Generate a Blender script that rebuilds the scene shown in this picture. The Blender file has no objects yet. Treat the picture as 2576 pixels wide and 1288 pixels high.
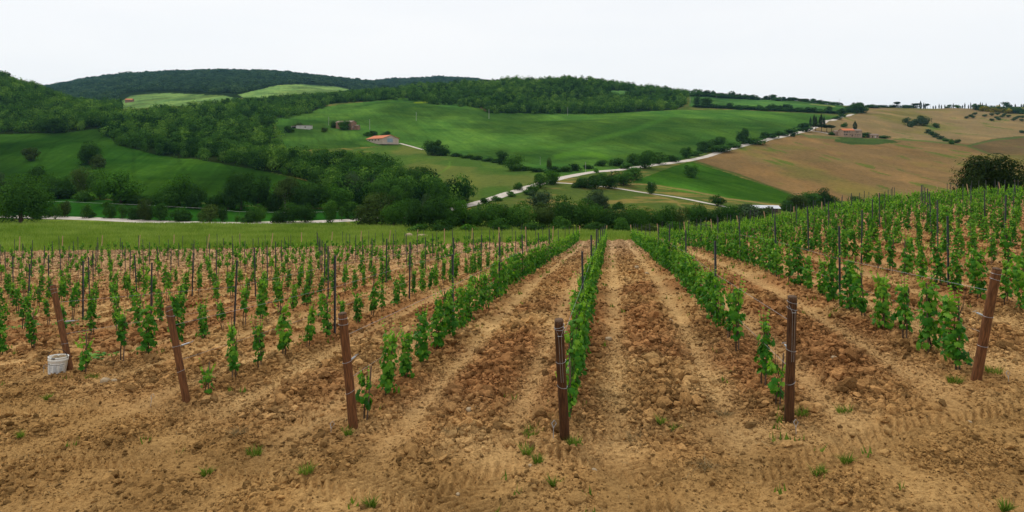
import bpy, math, random
import numpy as np
from mathutils import Vector, Matrix, Euler
random.seed(5)
RS = np.random.RandomState(11)
scn = bpy.context.scene
COL = scn.collection
FOC, CX, HY, EYE = 1600.0, 1288.0, 400.0, 3.6     # focal length and horizon in units of a 2576 px wide frame
VX, D0 = 1537.0, 8.3                              # bearing of the vine rows, distance of the end posts

# ------------------------------------------------------------------ noise
def _h(ix, iy, seed):
    a = (ix.astype(np.int64) * 374761393 + iy.astype(np.int64) * 668265263 + seed * 2246822519) & 0xFFFFFFFF
    a = ((a ^ (a >> 13)) * 1274126177) & 0xFFFFFFFF
    a = ((a ^ (a >> 16)) * 2246822519) & 0xFFFFFFFF
    return ((a ^ (a >> 15)) & 0xFFFFFF) / float(0x1000000)
def vnoise(x, y, seed=0):
    ix, iy = np.floor(x), np.floor(y)
    fx, fy = x - ix, y - iy
    fx, fy = fx * fx * (3 - 2 * fx), fy * fy * (3 - 2 * fy)
    a, b = _h(ix, iy, seed), _h(ix + 1, iy, seed)
    c, d = _h(ix, iy + 1, seed), _h(ix + 1, iy + 1, seed)
    return (a + (b - a) * fx) * (1 - fy) + (c + (d - c) * fx) * fy
def fbm(x, y, seed=0, oc=4):
    s, a, t = 0, 0.5, 0
    for k in range(oc):
        s = s + a * vnoise(x * 2 ** k + 17.3 * k, y * 2 ** k - 9.1 * k, seed + k); t += a; a *= .5
    return s / t
def worley(x, y, seed=0):
    ix, iy = np.floor(x), np.floor(y)
    best = np.full(x.shape, 9.0); rnd = np.zeros(x.shape)
    for dx in (-1, 0, 1):
        for dy in (-1, 0, 1):
            cx, cy = ix + dx, iy + dy
            px, py = cx + _h(cx, cy, seed), cy + _h(cx, cy, seed + 7)
            d = np.hypot(px - x, py - y)
            r = _h(cx, cy, seed + 3)
            m = d < best
            best = np.where(m, d, best); rnd = np.where(m, r, rnd)
    return best, rnd
def sstep(a, b, x):
    t = np.clip((x - a) / (b - a), 0, 1)
    return t * t * (3 - 2 * t)

# ------------------------------------------------------------------ terrain: metres below the eye
COLS = {
 -300: {6:4.1,8.5:4.2,12:4.6,16:5.0,24:6.0,38:7.7,50:8.8,60:9.7,71:10.4,90:11.8,120:13.8,160:16.5,185:17.5,200:17.2,250:13.5,320:4,400:-11,470:-21,500:-30,600:-80,700:-130,850:-120,1050:-100,1300:-100,1700:-150,2300:-220,3000:-250,5000:-150},
 0: {6:4.0,8.5:4.1,12:4.4,16:4.8,24:5.8,38:7.5,50:8.7,60:9.6,71:10.4,90:11.8,120:13.8,160:16.5,185:17.5,200:17.2,250:13.5,320:4,400:-11,470:-21,500:-28,600:-62,700:-90,850:-90,1050:-90,1300:-100,1700:-150,2300:-220,3000:-250,5000:-150},
 125: {6:3.95,8.5:4.05,12:4.32,16:4.7,24:5.7,38:7.4,50:8.6,60:9.5,71:10.3,90:11.75,120:13.8,160:16.6,180:17.3,200:16.8,250:13.2,320:4,400:-11,470:-21,500:-27,600:-50,700:-68,850:-72,1050:-85,1300:-105,1700:-160,2300:-255,2700:-320,3000:-310,5000:-200},
 250: {6:3.95,8.5:4.0,12:4.25,16:4.6,24:5.6,38:7.3,50:8.5,60:9.4,71:10.2,90:11.7,120:13.8,160:16.8,180:17.2,200:16.5,250:13,320:4,400:-10,470:-22,500:-26,600:-38,700:-50,850:-65,1050:-82,1300:-120,1700:-180,2300:-295,2700:-348,3000:-340,5000:-200},
 500: {6:3.85,8.5:3.95,12:4.15,16:4.5,24:5.3,38:7.0,50:8.3,60:9.2,71:10.1,90:11.6,120:14,160:17,170:17.5,200:17.3,250:13,320:4,400:-6,500:-22,600:-42,700:-58,850:-72,1050:-98,1300:-135,1700:-200,2300:-320,2500:-348,3000:-350,5000:-200},
 880: {6:3.7,8.5:3.8,12:4.02,16:4.28,24:5.0,38:6.55,50:7.85,60:8.85,71:9.75,90:11.6,120:14.35,160:17.2,185:17.5,200:17.8,250:15.2,320:8.2,400:0,500:-12,600:-30,700:-51,850:-79,1050:-106,1300:-135,1700:-177,2300:-272,2600:-322,3000:-345,3600:-330,5000:-200},
 750: {6:3.75,8.5:3.85,12:4.1,16:4.35,24:5.1,38:6.7,50:8,60:9,71:9.9,90:11.7,120:14.2,160:17.3,200:17.5,250:13.5,320:6.5,400:-3,500:-16,600:-33,700:-52,850:-78,1050:-105,1300:-142,1700:-205,2300:-308,2600:-352,3000:-360,5000:-200},
 1000: {6:3.65,8.5:3.75,12:3.95,16:4.2,24:4.9,38:6.4,50:7.7,60:8.7,71:9.6,90:11.5,120:14.5,160:17,185:17.5,200:18,250:17,320:10,400:3,500:-8,600:-28,700:-50,850:-80,1050:-108,1300:-128,1700:-150,2300:-245,2700:-315,3000:-388,3600:-400,5000:-200},
 1250: {6:3.6,8.5:3.68,12:3.85,16:4.05,24:4.7,38:6.2,50:7.4,60:8.4,71:9.3,90:11.1,120:14.2,160:17.5,200:18,250:16,320:9,400:3.5,500:-8,600:-24,700:-44,850:-74,1050:-124,1300:-132,1700:-140,2300:-220,2700:-320,3000:-400,3600:-410,5000:-200},
 1500: {6:3.52,8.5:3.63,12:3.75,16:3.95,24:4.5,38:5.95,50:7.2,60:8.2,71:9.1,90:11,120:14.1,160:18,200:19,250:17,320:8,400:-1,500:-14,600:-30,700:-44,850:-66,1050:-134,1300:-124,1700:-100,3000:-100,5000:-90},
 1650: {6:3.5,8.5:3.6,12:3.7,16:3.9,24:4.4,38:5.8,50:7,60:8,71:9,90:11,120:14.5,160:18,200:18.5,250:15.5,290:14.5,320:10,400:2.5,500:-12,600:-30,700:-47,850:-69,1050:-110,1300:-108,1700:-100,3000:-100,5000:-90},
 1800: {6:3.5,8.5:3.6,12:3.68,16:3.8,24:4.2,38:5.3,50:6.4,60:7.3,71:8.4,90:11.5,120:15.5,160:19,200:19.5,250:18,320:11.5,400:3,450:-3,500:-12.5,600:-30,700:-47,850:-67,1050:-98,1150:-114,1300:-114,1700:-100,3000:-100,5000:-90},
 2000: {6:3.45,8.5:3.52,12:3.55,16:3.6,24:3.85,38:4.5,50:5.3,60:6.0,71:6.9,90:10,120:14,160:18,200:20,250:20,300:17.5,320:15,400:4,500:-8,550:-17,600:-26,700:-44,850:-66,1050:-95,1150:-107,1300:-108,1700:-100,3000:-100,5000:-90},
 2150: {6:3.4,8.5:3.48,12:3.5,16:3.5,24:3.6,38:4.0,50:4.5,60:5.0,71:5.7,90:8.5,120:12.5,160:17,200:20,250:21,300:19,320:17,400:6,500:-8,600:-21,650:-25,700:-36,850:-65,1050:-86,1150:-92,1300:-92,1700:-90,3000:-100,5000:-90},
 2300: {6:3.38,8.5:3.45,12:3.4,16:3.4,24:3.4,38:3.6,50:3.9,60:4.2,71:4.7,90:7.5,120:11,160:16,200:19.5,250:21,300:19.5,320:17.5,400:7,500:-6,600:-18,650:-21,700:-30,850:-55,1050:-85,1300:-90,1700:-90,3000:-100,5000:-90},
 2576: {6:3.35,8.5:3.4,12:3.35,16:3.3,24:3.3,38:3.35,50:3.5,60:3.7,71:4.0,90:6.5,120:10,160:15,200:18,250:19,300:17.5,320:16,400:7,500:-6,600:-18,700:-33,850:-60,1050:-87,1300:-92,1700:-90,3000:-100,5000:-90},
 2900: {6:3.3,8.5:3.35,12:3.2,16:3.1,24:3.0,38:3.0,50:3.1,60:3.3,71:3.6,90:6,120:9.5,160:14.5,200:17.5,250:18.5,300:17,320:16,400:7,500:-6,600:-18,700:-33,850:-60,1050:-87,1300:-92,1700:-90,3000:-100,5000:-90}}
NL = 420
LY = np.linspace(math.log(6), math.log(5000), NL)
PXG = np.arange(-700, 3301, 20.0)
_cx = sorted(COLS)
def _prof(d):
    k = sorted(d); v = np.interp(LY, np.log(k), [d[a] for a in k])
    ker = np.exp(-.5 * (np.arange(-8, 9) / 2.6) ** 2); ker /= ker.sum()
    return np.convolve(np.pad(v, 8, mode='edge'), ker, mode='valid')
_P = np.array([_prof(COLS[c]) for c in _cx])
TAB = np.empty((len(PXG), NL))
for i_ in range(NL): TAB[:, i_] = np.interp(PXG, _cx, _P[:, i_])
ker = np.exp(-.5 * (np.arange(-12, 13) / 4.0) ** 2); ker /= ker.sum()
_pad = np.pad(TAB, ((12, 12), (0, 0)), mode='edge')
TAB = sum(ker[j] * _pad[j:j + len(PXG)] for j in range(25))
def drop0(px, Y):
    px, Y = np.broadcast_arrays(np.asarray(px, float), np.asarray(Y, float))
    u = np.clip((px - PXG[0]) / 20.0, 0, len(PXG) - 1.001); v = np.clip((np.log(np.maximum(Y, 6)) - LY[0]) / (LY[1] - LY[0]), 0, NL - 1.001)
    i, j = u.astype(int), v.astype(int); fu, fv = u - i, v - j
    return (TAB[i, j] * (1 - fu) + TAB[i + 1, j] * fu) * (1 - fv) + (TAB[i, j + 1] * (1 - fu) + TAB[i + 1, j + 1] * fu) * fv
def gz(X, Y):
    X, Y = np.broadcast_arrays(np.asarray(X, float), np.asarray(Y, float))
    Ym = np.maximum(Y, 6.0)
    z = EYE - drop0(X / Ym * FOC + CX, Ym)
    far = sstep(80, 160, Y)
    z = z + far * ((fbm(X / 70, Y / 70, 3, 3) - .5) * (1.6 + Y * .006) + (fbm(X / 17, Y / 17, 5, 2) - .5) * .5)
    return z
def gpy(px, Y):
    return HY + (EYE - gz((np.asarray(px) - CX) / FOC * Y, Y)) / np.asarray(Y) * FOC
YS_near = np.exp(np.linspace(math.log(5.0), math.log(75), 1500)); YS_far = np.exp(np.linspace(math.log(76), math.log(4800), 3000))
def at(px, py, near=False, ymin=0, Y=None):
    """the point of the ground seen at an image position (or at distance Y on that bearing)"""
    if Y is None:
        ys = YS_near if near else YS_far
        ys = ys[ys > ymin]
        g = gpy(np.full(ys.shape, float(px)), ys)
        k = np.nonzero(g <= py)[0]
        Y = float(ys[k[0]]) if len(k) else float(ys[np.argmin(g)])
    X = (px - CX) / FOC * Y
    return Vector((X, Y, float(gz(X, Y))))
def row_xy(U, V):
    """vineyard coordinates (across, along the rows) to ground coordinates"""
    r = np.hypot(U, V); ph = np.arctan2(U, V)
    px = VX + 1600.0 * ph
    return (px - CX) / FOC * r, r
def xy_row(X, Y):
    ph = ((X / np.maximum(Y, 1.0)) * FOC + CX - VX) / 1600.0
    ph = np.clip(ph, -1.45, 1.45)
    return Y * np.sin(ph), Y * np.cos(ph)
U0, PITCH = -.61, 2.96

# ------------------------------------------------------------------ mesh and object helpers
def S(r, g, b, k=1.0):
    f = lambda c: ((c / 255 + .055) / 1.055) ** 2.4 if c > 10 else c / 255 / 12.92
    return (f(r) * k, f(g) * k, f(b) * k)
def mesh_np(name, V, F, mat=None, col=None, tint=None, smooth=False):
    """V (n,3), F (m,k) faces of one size, or a list of such arrays"""
    me = bpy.data.meshes.new(name)
    V = np.ascontiguousarray(V, dtype=np.float32)
    Fs = F if isinstance(F, list) else [F]
    loops = np.concatenate([f.ravel() for f in Fs]).astype(np.int32)
    tot = np.concatenate([np.full(len(f), f.shape[1]) for f in Fs]).astype(np.int32)
    st = np.concatenate([[0], np.cumsum(tot)[:-1]]).astype(np.int32)
    me.vertices.add(len(V)); me.vertices.foreach_set('co', V.ravel())
    me.loops.add(len(loops)); me.loops.foreach_set('vertex_index', loops)
    me.polygons.add(len(tot)); me.polygons.foreach_set('loop_start', st)
    me.polygons.foreach_set('use_smooth', np.full(len(tot), smooth))
    if col is not None:
        c = np.ones((len(V), 4), np.float32); c[:, :3] = col
        a = me.attributes.new('col', 'FLOAT_COLOR', 'POINT'); a.data.foreach_set('color', c.ravel())
    if tint is not None:
        a = me.attributes.new('tint', 'FLOAT', 'POINT'); a.data.foreach_set('value', np.asarray(tint, np.float32))
    me.update(calc_edges=True)
    if mat: me.materials.append(mat)
    return me
def link(name, data, parent=None, loc=None, rz=None, scale=None, **props):
    o = bpy.data.objects.new(name, data); COL.objects.link(o)
    if parent is not None: o.parent = parent
    if loc is not None: o.location = loc
    if rz is not None: o.rotation_euler[2] = rz
    if scale is not None: o.scale = scale
    for k, v in props.items():
        if v: o[k] = v
    return o
def thing(name, label, category, loc, rz=0, group=None, scale=None, data=None):
    return link(name, data, None, loc, rz, scale, label=label, category=category, group=group)
class MB:
    """collects solid pieces and turns them into one mesh"""
    def __init__(s): s.v = []; s.f = {}; s.n = 0
    def add(s, V, F):
        s.v.append(np.asarray(V, float))
        for f in F: s.f.setdefault(len(f), []).append([i + s.n for i in f])
        s.n += len(V); return s
    def box(s, x0, x1, y0, y1, z0, z1, M=None):
        V = np.array([(x, y, z) for x in (x0, x1) for y in (y0, y1) for z in (z0, z1)], float)
        if M is not None: V = np.array([M @ Vector(v) for v in V])
        return s.add(V, [(0, 1, 3, 2), (4, 6, 7, 5), (0, 4, 5, 1), (2, 3, 7, 6), (0, 2, 6, 4), (1, 5, 7, 3)])
    def tube(s, pts, rad, n=8, caps=True, closed=False):
        pts = [Vector(p) for p in pts]; m = len(pts); V = []
        if not hasattr(rad, '__len__'): rad = [rad] * m
        up = Vector((0, 0, 1))
        for i, p in enumerate(pts):
            if closed: t = pts[(i + 1) % m] - pts[i - 1]
            else: t = pts[min(i + 1, m - 1)] - pts[max(i - 1, 0)]
            t.normalize()
            a = t.cross(up if abs(t.z) < .95 else Vector((1, 0, 0))).normalized(); b = t.cross(a)
            for k in range(n):
                q = 2 * math.pi * k / n
                V.append(p + rad[i] * (math.cos(q) * a + math.sin(q) * b))
        F = []
        for i in range(m if closed else m - 1):
            j = (i + 1) % m
            for k in range(n): F.append((i * n + k, i * n + (k + 1) % n, j * n + (k + 1) % n, j * n + k))
        if caps and not closed: F += [tuple(range(n - 1, -1, -1)), tuple((m - 1) * n + k for k in range(n))]
        return s.add([tuple(v) for v in V], F)
    def mesh(s, name, mat, smooth=False):
        return mesh_np(name, np.concatenate(s.v), [np.array(f) for f in s.f.values()], mat, smooth=smooth)

# ------------------------------------------------------------------ materials
def new_mat(name):
    m = bpy.data.materials.new(name); m.use_nodes = True
    nt = m.node_tree; return m, nt, nt.nodes['Principled BSDF']
def N(nt, t, **kw):
    n = nt.nodes.new(t)
    for k, v in kw.items():
        if k in n.inputs: n.inputs[k].default_value = v
        else: setattr(n, k, v)
    return n
def noise_node(nt, scale, detail=4, coord='Object', rough=.55, w=None):
    tc = N(nt, 'ShaderNodeTexCoord'); n = N(nt, 'ShaderNodeTexNoise', Scale=scale, Detail=detail, Roughness=rough)
    if w: mp = N(nt, 'ShaderNodeMapping', Scale=w); nt.links.new(tc.outputs[coord], mp.inputs['Vector']); nt.links.new(mp.outputs[0], n.inputs['Vector'])
    else: nt.links.new(tc.outputs[coord], n.inputs['Vector'])
    return n
def mix_rgb(nt, a, b, fac, mode='MIX'):
    m = N(nt, 'ShaderNodeMix', data_type='RGBA', blend_type=mode)
    for sock, v in ((m.inputs[6], a), (m.inputs[7], b), (m.inputs[0], fac)):
        if hasattr(v, 'links'): nt.links.new(v, sock)
        elif hasattr(v, '__len__'): sock.default_value = (*v, 1)
        else: sock.default_value = v
    return m.outputs[2]
def ramp01(nt, src, a, b, c=0.0, d=1.0):
    m = N(nt, 'ShaderNodeMapRange'); nt.links.new(src, m.inputs[0])
    for i, v in enumerate((a, b, c, d)): m.inputs[i + 1].default_value = v
    return m.outputs[0]
def plain(name, c1, c2=None, scale=20, rough=.7, bump=0, metal=0, w=None, coord='Object'):
    m, nt, p = new_mat(name)
    n = noise_node(nt, scale, 5, coord, .6, w)
    nt.links.new(mix_rgb(nt, c1, c2 or tuple(x * .7 for x in c1), ramp01(nt, n.outputs['Fac'], .35, .65)), p.inputs['Base Color'])
    p.inputs['Specular IOR Level'].default_value = .15; p.inputs['Roughness'].default_value = rough; p.inputs['Metallic'].default_value = metal
    if bump:
        b = N(nt, 'ShaderNodeBump', Strength=bump, Distance=.01); nt.links.new(n.outputs['Fac'], b.inputs['Height']); nt.links.new(b.outputs[0], p.inputs['Normal'])
    return m
def ground_mat(name, soil):
    m, nt, p = new_mat(name)
    at_ = N(nt, 'ShaderNodeAttribute', attribute_name='col')
    if soil:
        n1 = noise_node(nt, 14, 8, rough=.75); n2 = noise_node(nt, 70, 4, rough=.7)
        c = mix_rgb(nt, at_.outputs[0], (.5, .47, .44), ramp01(nt, n1.outputs['Fac'], .56, .34), 'MULTIPLY')
        c = mix_rgb(nt, c, (1.7, 1.65, 1.6), ramp01(nt, n2.outputs['Fac'], .52, .8), 'MULTIPLY')
        vo = N(nt, 'ShaderNodeTexVoronoi', Scale=34.0); tc = N(nt, 'ShaderNodeTexCoord'); nt.links.new(tc.outputs['Object'], vo.inputs['Vector'])
        b = N(nt, 'ShaderNodeBump', Strength=1.0, Distance=.035); nt.links.new(n1.outputs['Fac'], b.inputs['Height'])
        b2 = N(nt, 'ShaderNodeBump', Strength=.7, Distance=.008); nt.links.new(n2.outputs['Fac'], b2.inputs['Height']); nt.links.new(b.outputs[0], b2.inputs['Normal'])
        b3 = N(nt, 'ShaderNodeBump', Strength=.6, Distance=.015, invert=True); nt.links.new(vo.outputs[0], b3.inputs['Height']); nt.links.new(b2.outputs[0], b3.inputs['Normal'])
        nt.links.new(b3.outputs[0], p.inputs['Normal'])
    else:
        n1 = noise_node(nt, .45, 9, rough=.8); n2 = noise_node(nt, .05, 5, rough=.6, w=(1, .35, 1)); n3 = noise_node(nt, 1.6, 4)
        c = mix_rgb(nt, at_.outputs[0], (.62, .68, .62), ramp01(nt, n1.outputs['Fac'], .6, .36), 'MULTIPLY')
        c = mix_rgb(nt, c, (1.3, 1.2, 1.1), ramp01(nt, n2.outputs['Fac'], .48, .66), 'MULTIPLY')
        b = N(nt, 'ShaderNodeBump', Strength=.6, Distance=.25); nt.links.new(n3.outputs['Fac'], b.inputs['Height']); nt.links.new(b.outputs[0], p.inputs['Normal'])
    nt.links.new(c, p.inputs['Base Color']); p.inputs['Roughness'].default_value = 1; p.inputs['Specular IOR Level'].default_value = 0
    return m
def leaf_mat(name, dark, mid, light, trans=.22, gloss=.0, rnd=.28):
    """foliage: colour differs from leaf to leaf, from limb to limb and from plant to plant"""
    m, nt, p = new_mat(name)
    g = N(nt, 'ShaderNodeNewGeometry'); oi = N(nt, 'ShaderNodeObjectInfo'); a = N(nt, 'ShaderNodeAttribute', attribute_name='tint')
    f = N(nt, 'ShaderNodeMath', operation='MULTIPLY_ADD'); nt.links.new(g.outputs['Random Per Island'], f.inputs[0]); f.inputs[1].default_value = rnd; f.inputs[2].default_value = -.1
    f2 = N(nt, 'ShaderNodeMath', operation='MULTIPLY_ADD'); nt.links.new(oi.outputs['Random'], f2.inputs[0]); f2.inputs[1].default_value = .22; nt.links.new(f.outputs[0], f2.inputs[2])
    f3 = N(nt, 'ShaderNodeMath', operation='MULTIPLY_ADD'); nt.links.new(a.outputs['Fac'], f3.inputs[0]); f3.inputs[1].default_value = .6; nt.links.new(f2.outputs[0], f3.inputs[2])
    cr = N(nt, 'ShaderNodeValToRGB'); e = cr.color_ramp.elements
    e[0].position = .05; e[0].color = (*dark, 1); e[1].position = .95; e[1].color = (*light, 1)
    k = e.new(.45); k.color = (*mid, 1)
    nt.links.new(f3.outputs[0], cr.inputs[0]); nt.links.new(cr.outputs[0], p.inputs['Base Color'])
    p.inputs['Roughness'].default_value = .55; p.inputs['Specular IOR Level'].default_value = gloss
    tr = N(nt, 'ShaderNodeBsdfTranslucent'); tc_ = mix_rgb(nt, cr.outputs[0], (1.5, 1.6, .5), 1.0, 'MULTIPLY'); nt.links.new(tc_, tr.inputs['Color'])
    mx = N(nt, 'ShaderNodeMixShader'); mx.inputs[0].default_value = trans
    nt.links.new(p.outputs[0], mx.inputs[1]); nt.links.new(tr.outputs[0], mx.inputs[2]); nt.links.new(mx.outputs[0], nt.nodes['Material Output'].inputs[0])
    return m
M = {}
M['soil'] = ground_mat('tilled_soil', True); M['land'] = ground_mat('farmland', False)
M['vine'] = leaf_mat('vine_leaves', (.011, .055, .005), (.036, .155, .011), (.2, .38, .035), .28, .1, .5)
M['green'] = leaf_mat('tree_leaves', (.020, .055, .010), (.052, .13, .020), (.14, .26, .04))
M['dark'] = leaf_mat('dark_leaves', (.014, .036, .009), (.034, .085, .017), (.085, .17, .03))
M['bright'] = leaf_mat('bright_leaves', (.024, .065, .008), (.06, .16, .018), (.14, .28, .04))
M['grey'] = leaf_mat('greyish_leaves', (.03, .055, .022), (.06, .10, .045), (.12, .18, .08))
M['brown'] = leaf_mat('brownish_leaves', (.028, .042, .012), (.06, .10, .024), (.12, .18, .04))
M['pine'] = leaf_mat('needles', (.010, .018, .005), (.026, .042, .012), (.06, .085, .025), .1)
M['wood'] = leaf_mat('woodland_leaves', (.012, .038, .009), (.052, .128, .020), (.18, .30, .05), rnd=.22)
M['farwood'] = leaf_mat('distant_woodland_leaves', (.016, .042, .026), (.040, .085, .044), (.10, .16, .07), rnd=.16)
M['broom'] = leaf_mat('broom_flowers', (.12, .1, .01), (.35, .28, .01), (.5, .4, .02))
M['grass'] = leaf_mat('grass_blades', (.06, .11, .015), (.15, .23, .035), (.30, .36, .10))
M['straw'] = leaf_mat('dry_straw', (.12, .08, .035), (.25, .18, .09), (.42, .32, .18), .1)
M['bark'] = plain('bark', (.09, .06, .04), (.04, .03, .02), 6, .9, .5)
M['palebark'] = plain('pale_bark', (.4, .36, .32), (.2, .17, .15), 3, .9)
M['post'] = plain('treated_wood', (.20, .082, .032), (.07, .03, .013), 7, .8, .6, w=(9, 9, .8)); M['darkpost'] = plain('dark_treated_wood', (.11, .05, .022), (.038, .018, .009), 7, .7, .6, w=(9, 9, .8))
M['posttop'] = plain('weathered_end_grain', (.16, .10, .06), (.07, .04, .025), 60, .8)
M['stake'] = plain('grey_wood_stake', (.17, .12, .085), (.09, .06, .045), 12, .8, .3, w=(9, 9, 1))
M['tan'] = plain('pale_timber', (.5, .33, .2), (.34, .21, .12), 5, .8, .3, w=(9, 9, 1))
M['steel'] = plain('weathered_steel', (.06, .065, .07), (.11, .115, .12), 14, .5, 0, .3)
M['wire'] = plain('galvanised_wire', (.42, .42, .42), (.3, .3, .31), 30, .4, 0, .5)
M['whitepl'] = plain('white_plastic', (.82, .81, .76), (.74, .72, .66), 7, .4)
M['paper'] = plain('printed_paper', (.75, .75, .72), (.66, .66, .63), 9, .6)
M['ink'] = plain('black_ink', (.02, .02, .025), None, 5, .6)
M['greyink'] = plain('small_print', (.3, .3, .31), (.45, .45, .45), 60, .7)
M['black'] = plain('black_plastic', (.012, .012, .014), None, 5, .4)
M['stone'] = plain('pale_stone', (.42, .32, .2), (.28, .2, .115), 14, .85, .6)
M['gravel'] = plain('white_gravel', (.58, .52, .45), (.44, .38, .31), .8, .95)
M['trackm'] = plain('dry_earth_track', (.3, .22, .13), (.2, .16, .08), .6, .95)
HAZE, EXPO = 0.00004, 0.07
# ------------------------------------------------------------------ the ground
def in_poly(px, py, poly):
    ins = np.zeros(px.shape, bool); n = len(poly)
    for i in range(n):
        (x0, y0), (x1, y1) = poly[i], poly[i - 1]
        c = ((y0 > py) != (y1 > py))
        with np.errstate(divide='ignore', invalid='ignore'):
            ins ^= c & (px < (x1 - x0) * (py - y0) / (y1 - y0 + 1e-12) + x0)
    return ins
def dist_line(px, py, line):
    best = np.full(px.shape, 1e9)
    for (x0, y0), (x1, y1) in zip(line[:-1], line[1:]):
        dx, dy = x1 - x0, y1 - y0
        t = np.clip(((px - x0) * dx + (py - y0) * dy) / (dx * dx + dy * dy), 0, 1)
        best = np.minimum(best, np.hypot(px - x0 - t * dx, (py - y0 - t * dy) * 1.6))
    return best
F2 = [(248,312),(262,335),(300,366),(400,392),(510,403),(600,420),(680,434),(760,450),(820,472),(860,520),(900,556),(1000,558),(1100,548),(1185,522),(1165,508),(1070,494),(1010,474),(1000,436),(960,416),(890,408),(820,410),(752,404),(722,392),(708,366),(690,336),(690,306),(780,284),(818,272),(822,262),(1012,250),(1012,236),(950,234),(825,243),(700,252),(625,260),(600,264),(550,268),(450,279),(400,284),(330,292),(280,300)]
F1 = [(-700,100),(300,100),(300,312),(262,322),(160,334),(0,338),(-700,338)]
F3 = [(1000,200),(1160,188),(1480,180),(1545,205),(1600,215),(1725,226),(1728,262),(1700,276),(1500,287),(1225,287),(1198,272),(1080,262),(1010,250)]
HOLE3 = [(1522,240),(1535,228),(1612,228),(1582,242),(1545,252)]
PALE = [[(270,276),(330,240),(420,234),(560,240),(605,250),(560,262),(450,272),(370,285),(280,292)],[(600,238),(700,214),(760,212),(850,219),(880,226),(800,240),(700,246),(620,252)]]
FIELDS = [  # polygon in image position, nearest and farthest distance, colour
 ([(-700,497),(100,499),(250,503),(500,512),(760,528),(1000,528),(1050,552),(930,560),(780,568),(500,564),(250,552),(-700,551)], 176, 300, (36,76,22)),
 ([(-700,300),(150,300),(330,300),(300,366),(400,392),(510,403),(600,420),(680,434),(830,470),(860,500),(860,520),(760,526),(500,510),(250,501),(-700,496)], 205, 520, (46,77,22)),
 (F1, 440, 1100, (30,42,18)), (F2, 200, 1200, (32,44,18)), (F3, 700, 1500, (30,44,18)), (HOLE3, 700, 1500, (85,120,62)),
 ([(688,300),(780,282),(818,268),(1010,246),(1080,255),(1200,266),(1225,284),(1500,286),(1700,277),(1850,276),(2120,292),(2145,290),(2090,304),(1960,346),(1862,372),(1760,388),(1680,412),(1480,438),(1400,448),(1260,412),(1130,388),(1070,378),(1010,364),(880,372),(722,380),(700,345)], 290, 1000, (72,106,42)),
 ([(1000,364),(1070,376),(1260,411),(1370,435),(1405,452),(1300,492),(1180,520),(1160,512),(1055,500),(1006,480),(1000,440),(900,412),(860,380)], 225, 520, (84,98,48)),
 ([(1590,458),(1690,420),(1740,406),(1990,488),(1985,512),(1850,503),(1720,484),(1640,468)], 215, 460, (60,98,30)),
 ([(1744,402),(1860,372),(1960,348),(2020,338),(2100,344),(2250,352),(2430,360),(2600,380),(2900,400),(2900,560),(2110,510),(1992,490)], 230, 640, (132,106,71)),
 ([(2010,337),(2090,303),(2150,289),(2200,269),(2450,269),(2900,280),(2900,400),(2430,362),(2250,352),(2100,344)], 560, 1120, (142,120,84)),
 ([(2430,366),(2500,348),(2576,342),(2900,334),(2900,440),(2576,415),(2480,388)], 480, 800, (108,90,62)),
 ([(1735,240),(1800,232),(2000,248),(2100,258),(2160,285),(2050,279),(1850,275),(1735,268)], 840, 1300, (72,108,50)),
 (PALE[0], 800, 1600, (106,132,72)), (PALE[1], 1000, 1900, (112,138,76)),
 ([(2098,344),(2140,346),(2230,350),(2268,358),(2200,364),(2140,364),(2100,356)], 480, 700, (84,104,54)),
 ([(2015,338),(2100,344),(2130,356),(2100,358),(2040,350)], 560, 700, (110,112,66)),
]
LINES = [  # strips and tracks of other ground cover, plus a crest streak with painted light
 ([(1540,462),(1640,465),(1720,478),(1830,500),(1965,518)], 4.5, 215, 330, (150,126,82)),
 ([(1480,462),(1560,472),(1620,484),(1700,508),(1730,530)], 5, 215, 330, (132,118,72)),
 ([(2330,312),(2350,322),(2338,334),(2368,350),(2400,362),(2440,372)], 12, 560, 900, (80,110,55)),
 ([(2440,366),(2500,352),(2580,344),(2700,340)], 6, 520, 760, (78,100,50)),
 ([(2250,350),(2340,356),(2430,366),(2480,384)], 5, 480, 700, (84,104,52)),
 ([(2480,384),(2530,402),(2600,408)], 2.5, 400, 640, (90,100,52)),
 ([(1742,404),(1860,440),(1992,489)], 6, 250, 470, (66,84,36)),
 ([(1288,378),(1450,364),(1520,346),(1600,326),(1700,286)], 16, 430, 900, (74,116,42)),  # light caught by the field crest painted into the colour, with yellower crop
 ([(1045,258),(1075,257)], 5, 700, 900, (140,160,40)), ([(1100,440),(1130,420),(1130,405)], 3, 290, 420, (96,128,50)),
 ([(1400,393),(1450,386),(1500,389),(1525,396)], 15, 380, 460, (88,132,36)), ([(2040,262),(2100,268)], 2.5, 900, 1100, (150,150,90)),
 ([(870,556),(885,570),(915,582)], 7, 120, 172, (158,134,84)), ([(1200,266),(1222,278)], 4, 700, 900, (120,90,60)),
 ([(735,300),(800,305),(850,318)], 2, 500, 800, (44,78,32)),
 ([(0,556),(250,561),(500,572),(800,576),(870,566)], 4, 140, 190, (96,104,56)),
]
K_ALB = .92
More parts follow.
